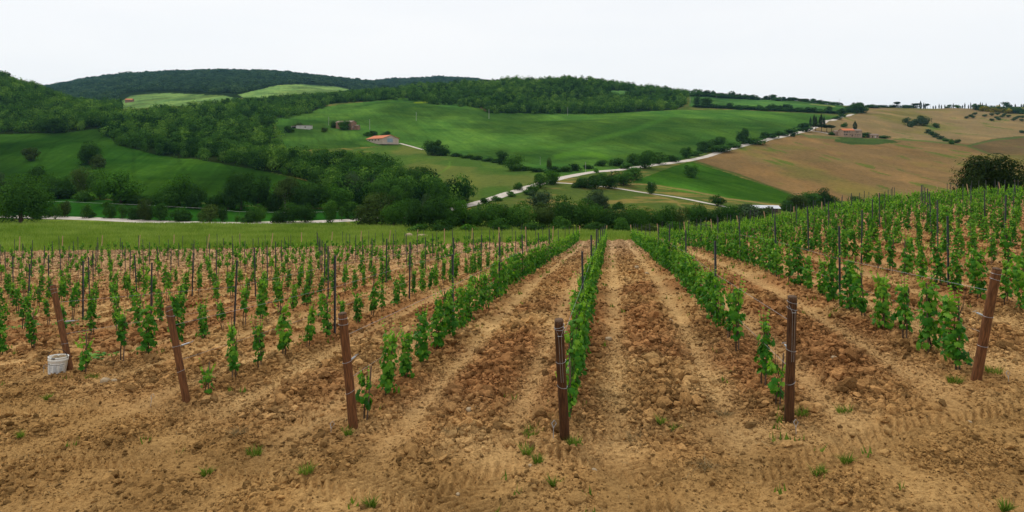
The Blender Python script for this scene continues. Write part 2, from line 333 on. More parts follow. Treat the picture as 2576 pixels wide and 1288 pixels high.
def land_colour(X, Y):
    px = X / np.maximum(Y, 6) * FOC + CX
    py = HY + (EYE - gz(X, Y)) / np.maximum(Y, 6) * FOC
    wob = np.minimum(3.0, 900 / np.maximum(Y, 60))
    qx = px + (fbm(X / 9, Y / 9, 21, 3) - .5) * wob * 3; qy = py + (fbm(X / 9, Y / 9, 22, 3) - .5) * wob
    mtex = fbm(X / 2.2, Y / 2.2, 33, 4)[:, None]; base = np.array(S(100, 128, 46, K_ALB)); yel = np.array(S(130, 136, 66, K_ALB)); dk = np.array(S(66, 108, 30, K_ALB))
    n = fbm(X / 14, Y / 7, 31, 4)[:, None]
    c = base + (yel - base) * sstep(.5, .72, n) + (dk - base) * sstep(.5, .3, n)
    c = c * (1 + (mtex - .5) * 1.3)
    mid = (Y > 190)[:, None]
    c = np.where(mid, np.array(S(84, 100, 46, K_ALB)) + (np.array(S(130, 116, 66, K_ALB)) - np.array(S(84, 100, 46, K_ALB))) * sstep(.5, .7, n), c)
    far = (Y > 1050)[:, None]
    c = np.where(far, np.array(S(34, 50, 24, K_ALB)), c)
    bn = fbm(X / 60, Y / 90, 41, 4); bn2 = fbm(X / 25, Y / 60, 44, 4)
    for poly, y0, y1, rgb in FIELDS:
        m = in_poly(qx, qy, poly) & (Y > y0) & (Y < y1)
        if not m.any(): continue
        f = np.array(S(*rgb, K_ALB)); r = np.array(rgb, float)
        if rgb[0] > 100 and rgb[1] < 130:       # ploughed: brown with thin green patches
            alt = np.array(S(*(r * (.98, 1.04, .86)), K_ALB)); t = sstep(.5, .66, bn)[m][:, None]
            cc = f + (np.array(S(118, 112, 60, K_ALB)) - f) * t * .75
            cc = cc * (1 + (bn2[m][:, None] - .5) * .5)
            g = (sstep(.66, .72, vnoise(X[m] / 5, Y[m] / 26, 77)) * sstep(.55, .65, bn2[m]))[:, None]
            cc = cc + (np.array(S(84, 108, 40, K_ALB)) - cc) * g * .7
            fur = .97 + .05 * np.sin((X[m] * .8 + Y[m] * .5) * .55)[:, None] * (rgb[0] == 108) + .10 * (fbm(X[m] / 5, Y[m] / 14, 47, 3)[:, None] - .5)
            c[m] = cc * fur
        elif rgb == (84, 98, 48):
            t = sstep(.42, .62, bn2)[m][:, None]; c[m] = np.array(S(78, 104, 44, K_ALB)) + (np.array(S(106, 112, 56, K_ALB)) - np.array(S(78, 104, 44, K_ALB))) * t * .8
        else:
            t = bn[m][:, None]; u = bn2[m][:, None]
            row_ = fbm((X[m] + Y[m] * .35) / 1.6, Y[m] / 45, 93, 3)[:, None]; tram = sstep(.93, .99, np.cos((X[m] * .86 + Y[m] * .5 + 9 * fbm(X[m] / 90, Y[m] / 90, 94, 2)) * (2 * math.pi / 21)))[:, None]
            wav = fbm(X[m] / 34, Y[m] / 11, 95, 3)[:, None]
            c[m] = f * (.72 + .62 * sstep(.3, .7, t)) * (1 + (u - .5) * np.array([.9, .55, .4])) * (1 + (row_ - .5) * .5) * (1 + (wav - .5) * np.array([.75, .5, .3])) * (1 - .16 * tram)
    for line, w, y0, y1, rgb in LINES:
        d = dist_line(qx, qy, line); t = ((.85 if w < 9 else .5) * sstep(w, w * .1, d) * ((Y > y0) & (Y < y1)))[:, None]
        c = c + (np.array(S(*rgb, K_ALB)) - c) * t
    return c
def soil_colour(X, Y):
    U, V = xy_row(X, Y)
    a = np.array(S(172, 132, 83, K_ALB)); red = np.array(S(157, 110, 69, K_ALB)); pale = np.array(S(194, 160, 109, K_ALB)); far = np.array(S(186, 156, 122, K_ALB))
    grey = np.array(S(160, 124, 74, K_ALB))
    n = fbm(X / 2.2, Y / 2.6, 51, 4)[:, None]; n2 = fbm(X / .7, Y / .9, 57, 3)[:, None]
    c = a + (pale - a) * sstep(.45, .75, n2) * .45
    rd = (sstep(7.6, 10.5, V) * (1 - .75 * sstep(20, 34, V)))[:, None] * sstep(.36, .62, n)
    rd = np.maximum(rd, (sstep(4, 9, U) * sstep(12, 20, V) * .55)[:, None])
    c = c + (red - c) * rd * .85
    t, lane = lanes(U)
    tr = (lane * (.55 + .45 * sstep(7.5, 11, V)))[:, None]
    c = c + (pale - c) * np.maximum(tr, arcs(X, Y, V)[:, None] * .35) * .6
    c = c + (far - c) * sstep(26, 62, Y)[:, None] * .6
    c = c + (grey - c) * sstep(8.2, 6.8, V)[:, None] * .55
    patch = fbm(X / 1.4, Y / 1.1, 58, 3)[:, None]
    return c * (.97 + .28 * n2) * (1 + (patch - .5) * .55)
def lanes(U):
    t = (U - U0) / PITCH; t = t - np.floor(t)
    lane = np.exp(-((t - .24) / .085) ** 2) + np.exp(-((t - .76) / .085) ** 2)
    return t, lane
ARCS = ((-10.0, -8.0, 15.6, .45), (-10.0, -8.0, 17.3, .5), (-10.0, -8.0, 19.1, .5), (11.0, -8.0, 15.4, .45), (11.0, -8.0, 17.1, .5), (11.0, -8.0, 18.9, .45))
def arcs(X, Y, V):
    X = np.asarray(X, float); Y = np.asarray(Y, float); m = np.zeros(X.shape); j = (fbm(X / 2.5, Y / 2.5, 66, 2) - .5) * .5
    for cx_, cy_, R, w in ARCS: m = np.maximum(m, np.exp(-((np.hypot(X - cx_, Y - cy_) + j - R) / (w * .62)) ** 4))
    return m * sstep(9.6, 8.2, V)
def roughness(X, Y):
    U, V = xy_row(X, Y)
    t, lane = lanes(U)
    inn = sstep(7.6, 9.4, V + (fbm(X / 1.3, Y / 1.3, 61, 2) - .5) * 1.6)
    r = (1 - .7 * np.clip(lane, 0, 1)) * (.68 + .32 * np.exp(-((t - .5) / .2) ** 2))
    return (.30 + .25 * sstep(.45, .7, fbm(X / 1.6, Y / .8, 64, 3))) * (1 - .6 * np.clip(lane, 0, 1)) * (1 - inn) * (1 - .45 * arcs(X, Y, V)) * 1.15 + r * inn
def soil_h(X, Y):
    U, V = xy_row(X, Y)
    r = roughness(X, Y); fade = 1 - sstep(16, 34, Y)
    wx, wy = X + (fbm(X * 9, Y * 9, 71, 2) - .5) * .05, Y + (fbm(X * 9, Y * 9, 72, 2) - .5) * .05
    d1, r1 = worley(wx / .15, wy / .15, 81); d2, r2 = worley(wx / .07, wy / .07, 82)
    h = (np.maximum(0, .62 - d1) * (.3 + 1.1 * r1 ** 2) * .22 + np.maximum(0, .6 - d2) * (.3 + r2) * .07 * fade) * r
    h = h + (fbm(X / .9, Y / .9, 84, 3) - .5) * .10 * (.4 + r) + (fbm(X / .05, Y / .05, 86, 2) - .5) * .024 * fade
    h = h - .05 * np.clip(lanes(U)[1], 0, 1) * (.5 + .5 * sstep(8.5, 11, V)) * sstep(4, 6, V)
    # tyre treads pressed into the headland
    mk = sstep(.3, .5, fbm(X / 1.1, Y / 1.1, 88, 2))
    for cx_, cy_, R, w in ARCS:
        jt = (fbm(X / 2.5, Y / 2.5, 66, 2) - .5) * .5
        q = np.hypot(X - cx_, Y - cy_) + jt; an = np.arctan2(Y - cy_, X - cx_)
        band = np.exp(-((q - R) / (w * .62)) ** 4) * sstep(9.6, 8.2, V)
        h = h + band * mk * (np.abs(((an * R + np.abs(q - R) * .9) / .14 + 1.2 * fbm(X / .5, Y / .5, 89, 2)) % 1 - .5) * 2 - .5) * .07 - band * .04
    return h
def grid_mesh(name, s, Yv, zfun, cfun, mat, c0):
    Yg, Sg = np.meshgrid(Yv, s, indexing='ij'); Xg = Sg * np.sqrt(Yg ** 2 + c0 ** 2)
    X, Y = Xg.ravel(), Yg.ravel()
    V = np.stack([X, Y, zfun(X, Y)], 1); nr, nc = len(Yv), len(s)
    a = (np.arange(nr - 1)[:, None] * nc + np.arange(nc - 1)[None, :]).ravel()
    F = np.stack([a, a + 1, a + nc + 1, a + nc], 1)
    return mesh_np(name, V, F, mat, col=cfun(X, Y), smooth=True)
END = 71.5
inv = 1 / np.linspace(1 / 5.0, 1 / 80.0, 470)
Yn = np.concatenate([np.linspace(-8, 4.6, 24), inv])
edge = lambda X, Y: END + (fbm(X / 3, Y / 3, 91, 3) - .5) * 3
def near_z(X, Y): return gz(X, Y) + soil_h(X, Y) - .6 * sstep(0, 4, Y - edge(X, Y) - 1)
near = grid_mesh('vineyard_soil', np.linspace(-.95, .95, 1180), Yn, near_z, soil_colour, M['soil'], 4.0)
link('vineyard_soil', near, kind='structure', label='tilled brown clay soil of the vineyard with clods and tyre tracks')
Yf = np.concatenate([np.linspace(-60, 50, 12), np.linspace(60, 69, 6), np.exp(np.linspace(math.log(70), math.log(1300), 430)), np.exp(np.linspace(math.log(1310), math.log(5000), 90))])
def far_z(X, Y): return gz(X, Y) - .8 + (.8 + .05) * sstep(-1.0, .4, Y - edge(X, Y))
far = grid_mesh('ground', np.linspace(-1.05, 1.05, 900), Yf, far_z, land_colour, M['land'], 60.0)
link('ground', far, kind='structure', label='rolling farmland of green crops, pasture and ploughed fields')

# roads: strips draped on the land
def road(name, pts, width, mat, label, lift=.16):
    P = [at(x, y, Y=Y) if Y else at(x, y) for x, y, Y in pts]
    Q = []
    for a, b in zip(P[:-1], P[1:]):
        n = max(2, int((b - a).length / 4))
        for i in range(n): Q.append(a.lerp(b, i / n))
    Q.append(P[-1]); q = np.array([(p.x, p.y) for p in Q])
    for _ in range(30): q[1:-1] = (q[:-2] + q[2:]) / 4 + q[1:-1] / 2
    t = np.gradient(q, axis=0); t /= np.linalg.norm(t, axis=1)[:, None]; nrm = np.stack([-t[:, 1], t[:, 0]], 1)
    V = []
    for k in np.linspace(-.5, .5, 5):
        p = q + nrm * (k * (np.interp(q[:, 0] / q[:, 1] * FOC + CX, [900, 1150], [width, min(width, 5.4)])[:, None] if width > 6 else width) * (1 + .3 * (fbm(q[:, 0] / 3, q[:, 1] / 3 + k * 9, 5, 2) - .5)[:, None]))
        z = gz(p[:, 0], p[:, 1]) + lift * (1 - .3 * abs(k) * 2)
        V.append(np.stack([p[:, 0], p[:, 1], z], 1))
    V = np.stack(V, 1).reshape(-1, 3); m = len(q)
    a = (np.arange(m - 1)[:, None] * 5 + np.arange(4)[None, :]).ravel()
    link(name, mesh_np(name, V, np.stack([a, a + 1, a + 6, a + 5], 1), mat, smooth=True), kind='structure', label=label)
    return q
ROAD = [(-200,0,188),(0,0,185),(250,0,180),(500,0,170),(650,0,166),(780,0,165),(880,0,170),(960,0,180),(1050,0,200),(1130,0,222),(1200,0,236),(1262,0,252),(1320,0,272),(1375,0,296),(1425,0,316),(1470,0,330),(1540,0,344),(1600,0,362),(1680,0,396),(1760,0,432),(1860,368,0),(1960,346,0),(2020,332,0),(2060,317,0),(2090,303,0),(2120,294,0),(2146,287,0)]
ROADQ = road('road', ROAD, 8.0, M['gravel'], 'white gravel road winding through the valley')
road('path', [(1372,0,292),(1420,0,291),(1480,0,290),(1560,0,286),(1620,0,283),(1680,0,270),(1740,0,254),(1800,0,243),(1840,0,238)], 2.6, M['gravel'], 'narrow pale gravel track leading to the shed')
road('path', [(1006,361,0),(1030,368,0),(1065,377,0)], 3.0, M['gravel'], 'short gravel drive beside the red-roofed barn')
road('path', [(2040,329,0),(2075,332,0),(2098,337,0),(2112,341,0)], 5, M['gravel'], 'pale drive in front of the farmhouse')
# ------------------------------------------------------------------ clods, the loose soil
def ico(sub):
    import bmesh
    bm = bmesh.new(); bmesh.ops.create_icosphere(bm, subdivisions=sub, radius=1)
    V = np.array([v.co[:] for v in bm.verts]); F = np.array([[v.index for v in f.verts] for f in bm.faces]); bm.free(); return V, F
ICO = {0: (np.array([(1,0,0),(-1,0,0),(0,1,0),(0,-1,0),(0,0,1),(0,0,-1)], float), np.array([(0,2,4),(2,1,4),(1,3,4),(3,0,4),(2,0,5),(1,2,5),(3,1,5),(0,3,5)])), 1: ico(1), 2: ico(2)}
def rand_rot(n, rs):
    q = rs.normal(size=(n, 4)); q /= np.linalg.norm(q, axis=1)[:, None]; w, x, y, z = q.T
    return np.stack([np.stack([1 - 2 * (y * y + z * z), 2 * (x * y - z * w), 2 * (x * z + y * w)], 1),
                     np.stack([2 * (x * y + z * w), 1 - 2 * (x * x + z * z), 2 * (y * z - x * w)], 1),
                     np.stack([2 * (x * z - y * w), 2 * (y * z + x * w), 1 - 2 * (x * x + y * y)], 1)], 1)
def clod_field(n, y0, y1, size, sub, seed, pw=1.0):
    rs = np.random.RandomState(seed)
    Y = np.sqrt(rs.uniform(y0 ** 2, y1 ** 2, n * 3)); s = rs.uniform(-.86, .86, n * 3)
    X = s * np.sqrt(Y * Y + 4)
    keep = rs.uniform(size=n * 3) < roughness(X, Y) ** 1.3 * (.35 + .9 * sstep(.35, .6, fbm(X / .6, Y / .6, seed, 2))) * (Y < edge(X, Y))
    X, Y = X[keep][:n], Y[keep][:n]; n = len(X)
    r = size * np.exp(np.clip(rs.normal(0, .42, n), -1, .85)) * (.55 + .75 * roughness(X, Y))
    bV, bF = ICO[sub]; k = len(bV)
    R = rand_rot(n, rs); sc = rs.uniform(.6, 1.25, (n, 1, 3)); sc[:, :, 2] *= .8
    P = bV[None] * (1 + (rs.uniform(size=(n, k, 1)) - .5) * .78) * sc
    P = np.einsum('nij,nkj->nki', R, P) * r[:, None, None]
    P[:, :, 2] *= .8
    z = gz(X, Y) + soil_h(X, Y) + r * .22
    P += np.stack([X, Y, z], 1)[:, None, :]
    F = (bF[None] + (np.arange(n) * k)[:, None, None]).reshape(-1, 3)
    c = soil_colour(X, Y) * np.where(rs.uniform(size=(n, 1)) < .35, rs.uniform(.4, .8, (n, 1)), rs.uniform(.85, 1.3, (n, 1)))
    return P.reshape(-1, 3), F, np.repeat(c, k, axis=0)
parts = [clod_field(30000, 5.2, 15, .025, 1, 1), clod_field(7000, 7.4, 18, .052, 1, 6), clod_field(150000, 5.2, 14, .0145, 0, 2), clod_field(42000, 15, 34, .034, 1, 3), clod_field(70000, 33, 72, .06, 0, 4)]
V_, F_, C_, o_ = [], [], [], 0
for v, f, c in parts: V_.append(v); F_.append(f + o_); C_.append(c); o_ += len(v)
link('soil_clods', mesh_np('soil_clods', np.concatenate(V_), np.concatenate(F_), M['soil'], col=np.concatenate(C_)), kind='stuff', label='loose clods of dry brown earth between the vine rows')

# ------------------------------------------------------------------ leaves
def leaf_cloud(C, Nrm, size, rs, shape='lobed', tipdir=None):
    """one leaf per centre C with unit normal Nrm: (verts, faces)"""
    n = len(C)
    t = tipdir if tipdir is not None else np.tile((0, 0, -1.0), (n, 1)) + rs.normal(0, .45, (n, 3))
    t = t - (t * Nrm).sum(1)[:, None] * Nrm; t /= np.linalg.norm(t, axis=1)[:, None] + 1e-9
    b = np.cross(Nrm, t)
    if shape == 'lobed':
        L = np.array([(0, -.38, 0), (.26, -.5, -.05), (.36, -.2, -.04), (.56, -.12, -.1), (.36, .12, -.03), (.4, .36, -.09), (.15, .3, 0), (0, .62, -.08), (-.15, .3, 0), (-.4, .36, -.09), (-.36, .12, -.03), (-.56, -.12, -.1), (-.36, -.2, -.04), (-.26, -.5, -.05), (0, 0, .07)])
        F = np.array([(i, (i + 1) % 14, 14) for i in range(14)])
    elif shape == 'bent':
        L = np.array([(-.5, -.4, -.08), (0, -.5, .06), (.5, -.4, -.08), (.42, .35, -.1), (0, .55, .05), (-.42, .35, -.1)]); F = np.array([(0, 1, 4, 5), (1, 2, 3, 4)])
    else:
        L = np.array([(-.5, -.35, 0), (.5, -.5, 0), (.42, .5, 0), (-.45, .38, 0)]); F = np.array([(0, 1, 2, 3)])
    k = len(L); s = np.asarray(size)
    P = C[:, None] + s[:, None, None] * (L[None, :, 0:1] * b[:, None] + L[None, :, 1:2] * t[:, None] + L[None, :, 2:3] * Nrm[:, None])
    return P.reshape(-1, 3), (F[None] + (np.arange(n) * k)[:, None, None]).reshape(-1, F.shape[1]), k
def unit(v): return v / (np.linalg.norm(v, axis=-1, keepdims=True) + 1e-9)
def vine_cloud(rs, n, h0, h1, w, leaf, shape, nshoot=5):
    """leaves climbing a stake: denser in the middle, thin shoots on top"""
    t = rs.beta(1.3, 1.25, n); z = h0 + (h1 - h0) * t
    knots = rs.uniform(.55, 1.25, 7); wid = np.interp(t, np.linspace(0, 1, 7), knots) * w * (1 - .55 * t ** 3) * .5
    an = rs.uniform(0, 2 * math.pi, n); r = wid * np.sqrt(rs.uniform(.12, 1, n))
    sx, sy = rs.normal(0, .05, 2)
    C = np.stack([np.cos(an) * r * 1.05 + sx * t, np.sin(an) * r * 1.25 + sy * t, z], 1)
    Nn = unit(np.stack([np.cos(an), np.sin(an), np.full(n, .55)], 1) + rs.normal(0, .45, (n, 3)))
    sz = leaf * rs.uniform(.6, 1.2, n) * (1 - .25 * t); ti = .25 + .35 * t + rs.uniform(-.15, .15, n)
    for _ in range(nshoot):
        m = 6; a = rs.uniform(0, 6.28); q = np.linspace(.1, 1, m); L = rs.uniform(.12, .4)
        p = np.stack([np.cos(a) * (w * .25 + q * .09), np.sin(a) * (w * .25 + q * .12), h1 - .12 + q * L], 1)
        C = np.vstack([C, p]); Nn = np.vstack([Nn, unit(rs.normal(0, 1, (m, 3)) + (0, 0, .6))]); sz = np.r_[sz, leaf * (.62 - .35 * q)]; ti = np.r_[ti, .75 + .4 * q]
    return C, Nn, sz, ti
def vine_mesh(kind, seed):
    rs = np.random.RandomState(seed)
    n, h0, h1, w, leaf = {'sparse': (34, .15, .66, .3, .12), 'high': (95, .42, 1.0, .28, .10), 'thin': (120, .2, 1.02, .26, .105), 'full': (165, .12, 1.08, .34, .112), 'lush': (225, .10, 1.14, .42, .112)}[kind]
    C, Nn, sz, ti = vine_cloud(rs, n, h0, h1, w, leaf, 'lobed')
    V, F, k = leaf_cloud(C, Nn, sz, rs, 'lobed')
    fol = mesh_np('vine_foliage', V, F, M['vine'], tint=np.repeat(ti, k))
    b = MB(); p = [(0.02, 0, -.05), (.03, .01, h0 * .5 + .1), (.0, .02, h0 + .2), (.03, -.01, h1 * .6), (.01, .02, h1 * .9)]
    b.tube(p, [.014, .012, .010, .007, .004], 6)
    for _ in range(3):
        a = rs.uniform(0, 6.28); L = rs.uniform(.18, .34); b.tube([(.0, .02, h1 * .7), (math.cos(a) * w * .25, math.sin(a) * w * .25, h1 * .9), (math.cos(a) * w * .35, math.sin(a) * w * .4, h1 + L * .7)], [.005, .004, .002], 4)
    stem = b.mesh('vine_stem', M['bark'])
    b = MB(); H = {'sparse': .82, 'high': .95, 'thin': 1.0, 'full': 1.05, 'lush': 1.05}[kind]
    b.tube([(-.03, .0, -.1), (-.035, .0, H)], .0115, 6); stk = b.mesh('vine_stake', M['stake'])
    return fol, stem, stk
VINES = {k: [vine_mesh(k, 100 + 13 * i + j) for j in range(nv)] for i, (k, nv) in enumerate((('sparse', 4), ('high', 6), ('thin', 7), ('full', 7), ('lush', 6)))}
ORD = ['first', 'second', 'third', 'fourth', 'fifth', 'sixth', 'seventh', 'eighth', 'ninth', 'tenth', 'eleventh', 'twelfth', 'thirteenth', 'fourteenth', 'fifteenth', 'sixteenth', 'seventeenth', 'eighteenth', 'nineteenth', 'twentieth', 'twenty-first', 'twenty-second', 'twenty-third', 'twenty-fourth', 'twenty-fifth', 'twenty-sixth', 'twenty-seventh', 'twenty-eighth', 'twenty-ninth', 'thirtieth'] + ['%d%s' % (i, 'st' if i % 10 == 1 else 'nd' if i % 10 == 2 else 'rd' if i % 10 == 3 else 'th') for i in range(31, 90)]
def row_name(k):
    if -3 <= k <= 2:
        return {-3: "the bucket post's row", -2: "the second wooden post's row", -1: "the third wooden post's row", 0: "the middle wooden post's row", 1: "the fifth wooden post's row", 2: "the rightmost wooden post's row"}[k]
    return ('the %s row left of the bucket post' % ORD[-4 - k]) if k < -3 else ('the %s row right of the rightmost post' % ORD[k - 3])
cand = []
for k in range(-26, 22):
    U = U0 + PITCH * k
    for i in range(66):
        V = 8.75 + .97 * i + RS.uniform(-.07, .07)
        x, r = row_xy(U + RS.normal(0, .02), V)
        px = x / r * FOC + CX
        if k == 1 and i == 2: continue
        if r > END - 1.2 or px < -40 or px > 2616: continue
        if RS.uniform() < ((.06 if r < 28 else .4) if k < -1 else .015) and i > 2: continue
        cand.append((r, k, V, float(x), float(px), i))
cand.sort()
count = {}; far_v = []
NEAR_N = 300
names_seen = {}
first_of_row = {}
for r, k, V, x, px, i in sorted(cand[:NEAR_N], key=lambda c: (c[1], c[2])):
    o = count.get(k, 0); count[k] = o + 1
    rs = random.Random(k * 991 + i)
    if i == 0 and k in (-3, -2, -1, 1): kind = 'sparse'
    elif k <= -5: kind = rs.choice(['high', 'high', 'thin'])
    elif k <= -3: kind = rs.choice(['high', 'thin', 'full'])
    elif k == -2: kind = rs.choice(['thin', 'full', 'full'])
    elif k == -1: kind = 'full' if V < 14 else rs.choice(['full', 'lush'])
    elif k == 1: kind = rs.choice(['thin', 'full']) if V < 13.5 else 'lush'
    elif k == 0: kind = 'full' if V < 11 else 'lush'
    else: kind = rs.choice(['full', 'full', 'thin', 'lush'])
    if k == 0 and i == 0: kind = 'sparse'
    vs = rs.choice(VINES[kind]); s = rs.uniform(.78, 1.12) * (1.05 if k >= 2 else 1)
    adj = {'sparse': 'sparse young vine', 'high': 'small vine with bare lower stem', 'thin': 'slim leafy vine', 'full': 'bushy vine', 'lush': 'full leafy vine'}[kind]
    z = float(gz(x, r)) - .01
    root = thing('grapevine', '%s, %s along %s' % (adj, ORD[o], row_name(k)), 'grapevine', (x, r, z), rs.uniform(-.5, .5) + (rs.choice([0, math.pi])), 'grapevines planted in rows on stakes', (s, s, s * rs.uniform(.93, 1.07)))
    root.rotation_euler[0] = rs.gauss(0, .045); root.rotation_euler[1] = rs.gauss(0, .045)
    link('stake', vs[2], root); link('stem', vs[1], root); link('foliage', vs[0], root)
def instance_cloud(protos, P, scale, rot, tint, hz=None):
    """copies of small leaf meshes (V,F) at points P merged into arrays"""
    Vs, Fs, Ts, off = [], [], [], 0; pick = RS.randint(0, len(protos), len(P))
    for i, (pv, pf, pt) in enumerate(protos):
        m = np.nonzero(pick == i)[0]
        if not len(m): continue
        c, s = np.cos(rot[m]), np.sin(rot[m])
        sc = scale[m]
        X = pv[None] * sc[:, None, :]
        Q = np.stack([X[..., 0] * c[:, None] - X[..., 1] * s[:, None], X[..., 0] * s[:, None] + X[..., 1] * c[:, None], X[..., 2]], 2) + P[m][:, None, :]
        Vs.append(Q.reshape(-1, 3)); Fs.append((pf[None] + (np.arange(len(m)) * len(pv))[:, None, None]).reshape(-1, pf.shape[1]) + off)
        Ts.append((pt[None] + tint[m][:, None]).ravel()); off += len(m) * len(pv)
    return np.concatenate(Vs), np.concatenate(Fs), np.concatenate(Ts)
rest = cand[NEAR_N:]
for hi, sel in ((0, [c for c in rest if c[1] < -1]), (1, [c for c in rest if c[1] >= -1])):
    pr = []
    for j in range(8):
        rs = np.random.RandomState(700 + j + 20 * hi)
        C, Nn, sz, ti = vine_cloud(rs, 50 if hi else 26, .15 if hi else .5, 1.08 if hi else .92, .36 if hi else .26, .135, 'bent', 3)
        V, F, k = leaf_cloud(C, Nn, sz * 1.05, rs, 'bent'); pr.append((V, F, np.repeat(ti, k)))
    P = np.array([(c[3], c[0], float(gz(c[3], c[0]))) for c in sel]); n = len(P)
    V, F, T = instance_cloud(pr, P, RS.uniform(.85, 1.15, (n, 1)) * np.ones((1, 3)), RS.uniform(0, 6.28, n), RS.uniform(-.1, .1, n))
    link('vines', mesh_np('vines', V, F, M['vine'], tint=T), kind='stuff', label='dense far rows of grapevines right of the middle post' if hi else 'distant sparse grapevines on the left part of the vineyard')
    b = MB()
    for p in P:
        b.box(p[0] - .014, p[0] + .014, p[1] - .014, p[1] + .014, p[2] - .05, p[2] + 1.0)
    link('vine_stakes', b.mesh('vine_stakes', M['stake']), kind='stuff', label='thin stakes under the far right vines' if hi else 'thin stakes under the far left vines')

# ------------------------------------------------------------------ trees
def crown_arrays(seed, n, form, leaf, lobes=14):
    """leaf faces gathered in clumps round limb ends; unit height, unit width"""
    rs = np.random.RandomState(seed); C, Nn, T = [], [], []
    if form == 'cypress':
        t = rs.beta(1.1, 1.3, n); r = .5 * np.sin(np.clip(t * 1.02 + .06, 0, 1) * math.pi) ** .7 * (1 - .35 * t) * rs.uniform(.7, 1.02, n); a = rs.uniform(0, 6.28, n)
        C = np.stack([np.cos(a) * r, np.sin(a) * r, t], 1); Nn = unit(np.stack([np.cos(a), np.sin(a), np.full(n, .2)], 1) + rs.normal(0, .5, (n, 3))); T = rs.uniform(0, .4, n) + .2 * vnoise(a * 2, t * 8)
        return C, Nn, leaf * rs.uniform(.6, 1.2, n) * np.array(1.0), T
    z0, z1, top = {'round': (.02, 1, 1), 'tall': (.05, 1, .8), 'bush': (0, 1, 1), 'umbrella': (.6, 1, 1), 'loose': (.12, 1, 1), 'olive': (.2, 1, 1)}[form]
    per = rs.dirichlet(np.full(lobes, 4.0)) * n
    for j in range(lobes):
        for _ in range(30):
            q = rs.uniform(-1, 1, 3)
            if (q ** 2).sum() < 1: break
        lr = rs.uniform(.15, .29) * (1.2 if lobes < 12 else 1)
        c = np.array([q[0] * (.5 - lr * .8), q[1] * (.5 - lr * .8), z0 + (z1 - z0) * (.5 + q[2] * .5 * (1 - lr))])
        if form == 'tall': c[:2] *= .75
        if form == 'bush': c[2] = lr * .7 + abs(q[2]) * (1 - lr * 1.7)
        lz = lr * (1.0 if form != 'umbrella' else .55)
        m = max(8, int(per[j])); d = unit(rs.normal(0, 1, (m, 3))); d[:, 2] = np.abs(d[:, 2]) * np.where(rs.uniform(size=m) < .6, 1, -1)
        rad = rs.uniform(.72, 1.06, m)[:, None]
        bump = 1 + .22 * (vnoise(d[:, 0] * 3 + j * 5, d[:, 2] * 3 + 9)[:, None] - .5) * 2
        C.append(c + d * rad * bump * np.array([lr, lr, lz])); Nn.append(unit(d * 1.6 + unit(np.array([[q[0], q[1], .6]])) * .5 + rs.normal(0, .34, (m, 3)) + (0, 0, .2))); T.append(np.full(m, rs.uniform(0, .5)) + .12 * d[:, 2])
    C = np.vstack(C); Nn = np.vstack(Nn); T = np.concatenate(T)
    for a_ in (0, 1): lo, hi = np.percentile(C[:, a_], [1, 99]); C[:, a_] = (C[:, a_] - (lo + hi) / 2) / (hi - lo)
    lo, hi = np.percentile(C[:, 2], [1, 99]); C[:, 2] = z0 + (C[:, 2] - lo) / (hi - lo) * (1 - z0); C[:, 2] = np.clip(C[:, 2], 0, 1.05)
    return C, Nn, leaf * rs.uniform(.55, 1.25, len(C)), T
def crown_mesh(seed, n, form, leaf, mat, lobes=14, aspect=1.0):
    C, Nn, s, T = crown_arrays(seed, n, form, leaf, lobes)
    V, F, k = leaf_cloud(C, Nn, s, np.random.RandomState(seed + 1), 'bent' if n < 3000 else 'quad')
    return mesh_np('tree_crown', V, F, mat, tint=np.repeat(T, k))
def trunk_mesh(seed, form, mat):
    rs = random.Random(seed); b = MB()
    if form in ('cypress',): b.tube([(0, 0, -.05), (0, 0, .5)], [.05, .02], 6); return b.mesh('tree_trunk', mat)
    h = {'round': .4, 'tall': .5, 'bush': .2, 'umbrella': .72, 'loose': .4, 'olive': .35}[form]
    w = .035 if form != 'umbrella' else .03
    b.tube([(0, 0, -.06), (rs.uniform(-.02, .02), rs.uniform(-.02, .02), h * .5), (rs.uniform(-.03, .03), 0, h)], [w * 1.3, w, w * .75], 7)
    for i in range(6):
        a = i * 1.05 + rs.uniform(-.3, .3); L = rs.uniform(.2, .36)
        b.tube([(0, 0, h * rs.uniform(.7, 1)), (math.cos(a) * L * .55, math.sin(a) * L * .55, h + .14), (math.cos(a) * L, math.sin(a) * L, h + rs.uniform(.2, .42) * (1 - h * .6))], [w * .55, w * .35, w * .12], 5)
    return b.mesh('tree_trunk', mat)
_TC = {}
def tree_data(form, mat, var, big):
    key = (form, mat, var, big)
    if key not in _TC:
        n = {0: 700, 1: 2300, 2: 5200, 3: 13000}[big]; leaf = {0: .095, 1: .06, 2: .042, 3: .027}[big]
        if form == 'cypress': n, leaf = 420, .1
        if form == 'loose': n = int(n * .55)
        _TC[key] = (crown_mesh(hash((form, var, big)) % 9999 if False else (len(form) * 37 + var * 101 + big * 7), n, form, leaf, M[mat], 10 if big == 0 else 17 + var), trunk_mesh(var * 7 + len(form), form, M['palebark'] if (mat, form) == ('brown', 'loose') else M['bark']))
    return _TC[key]
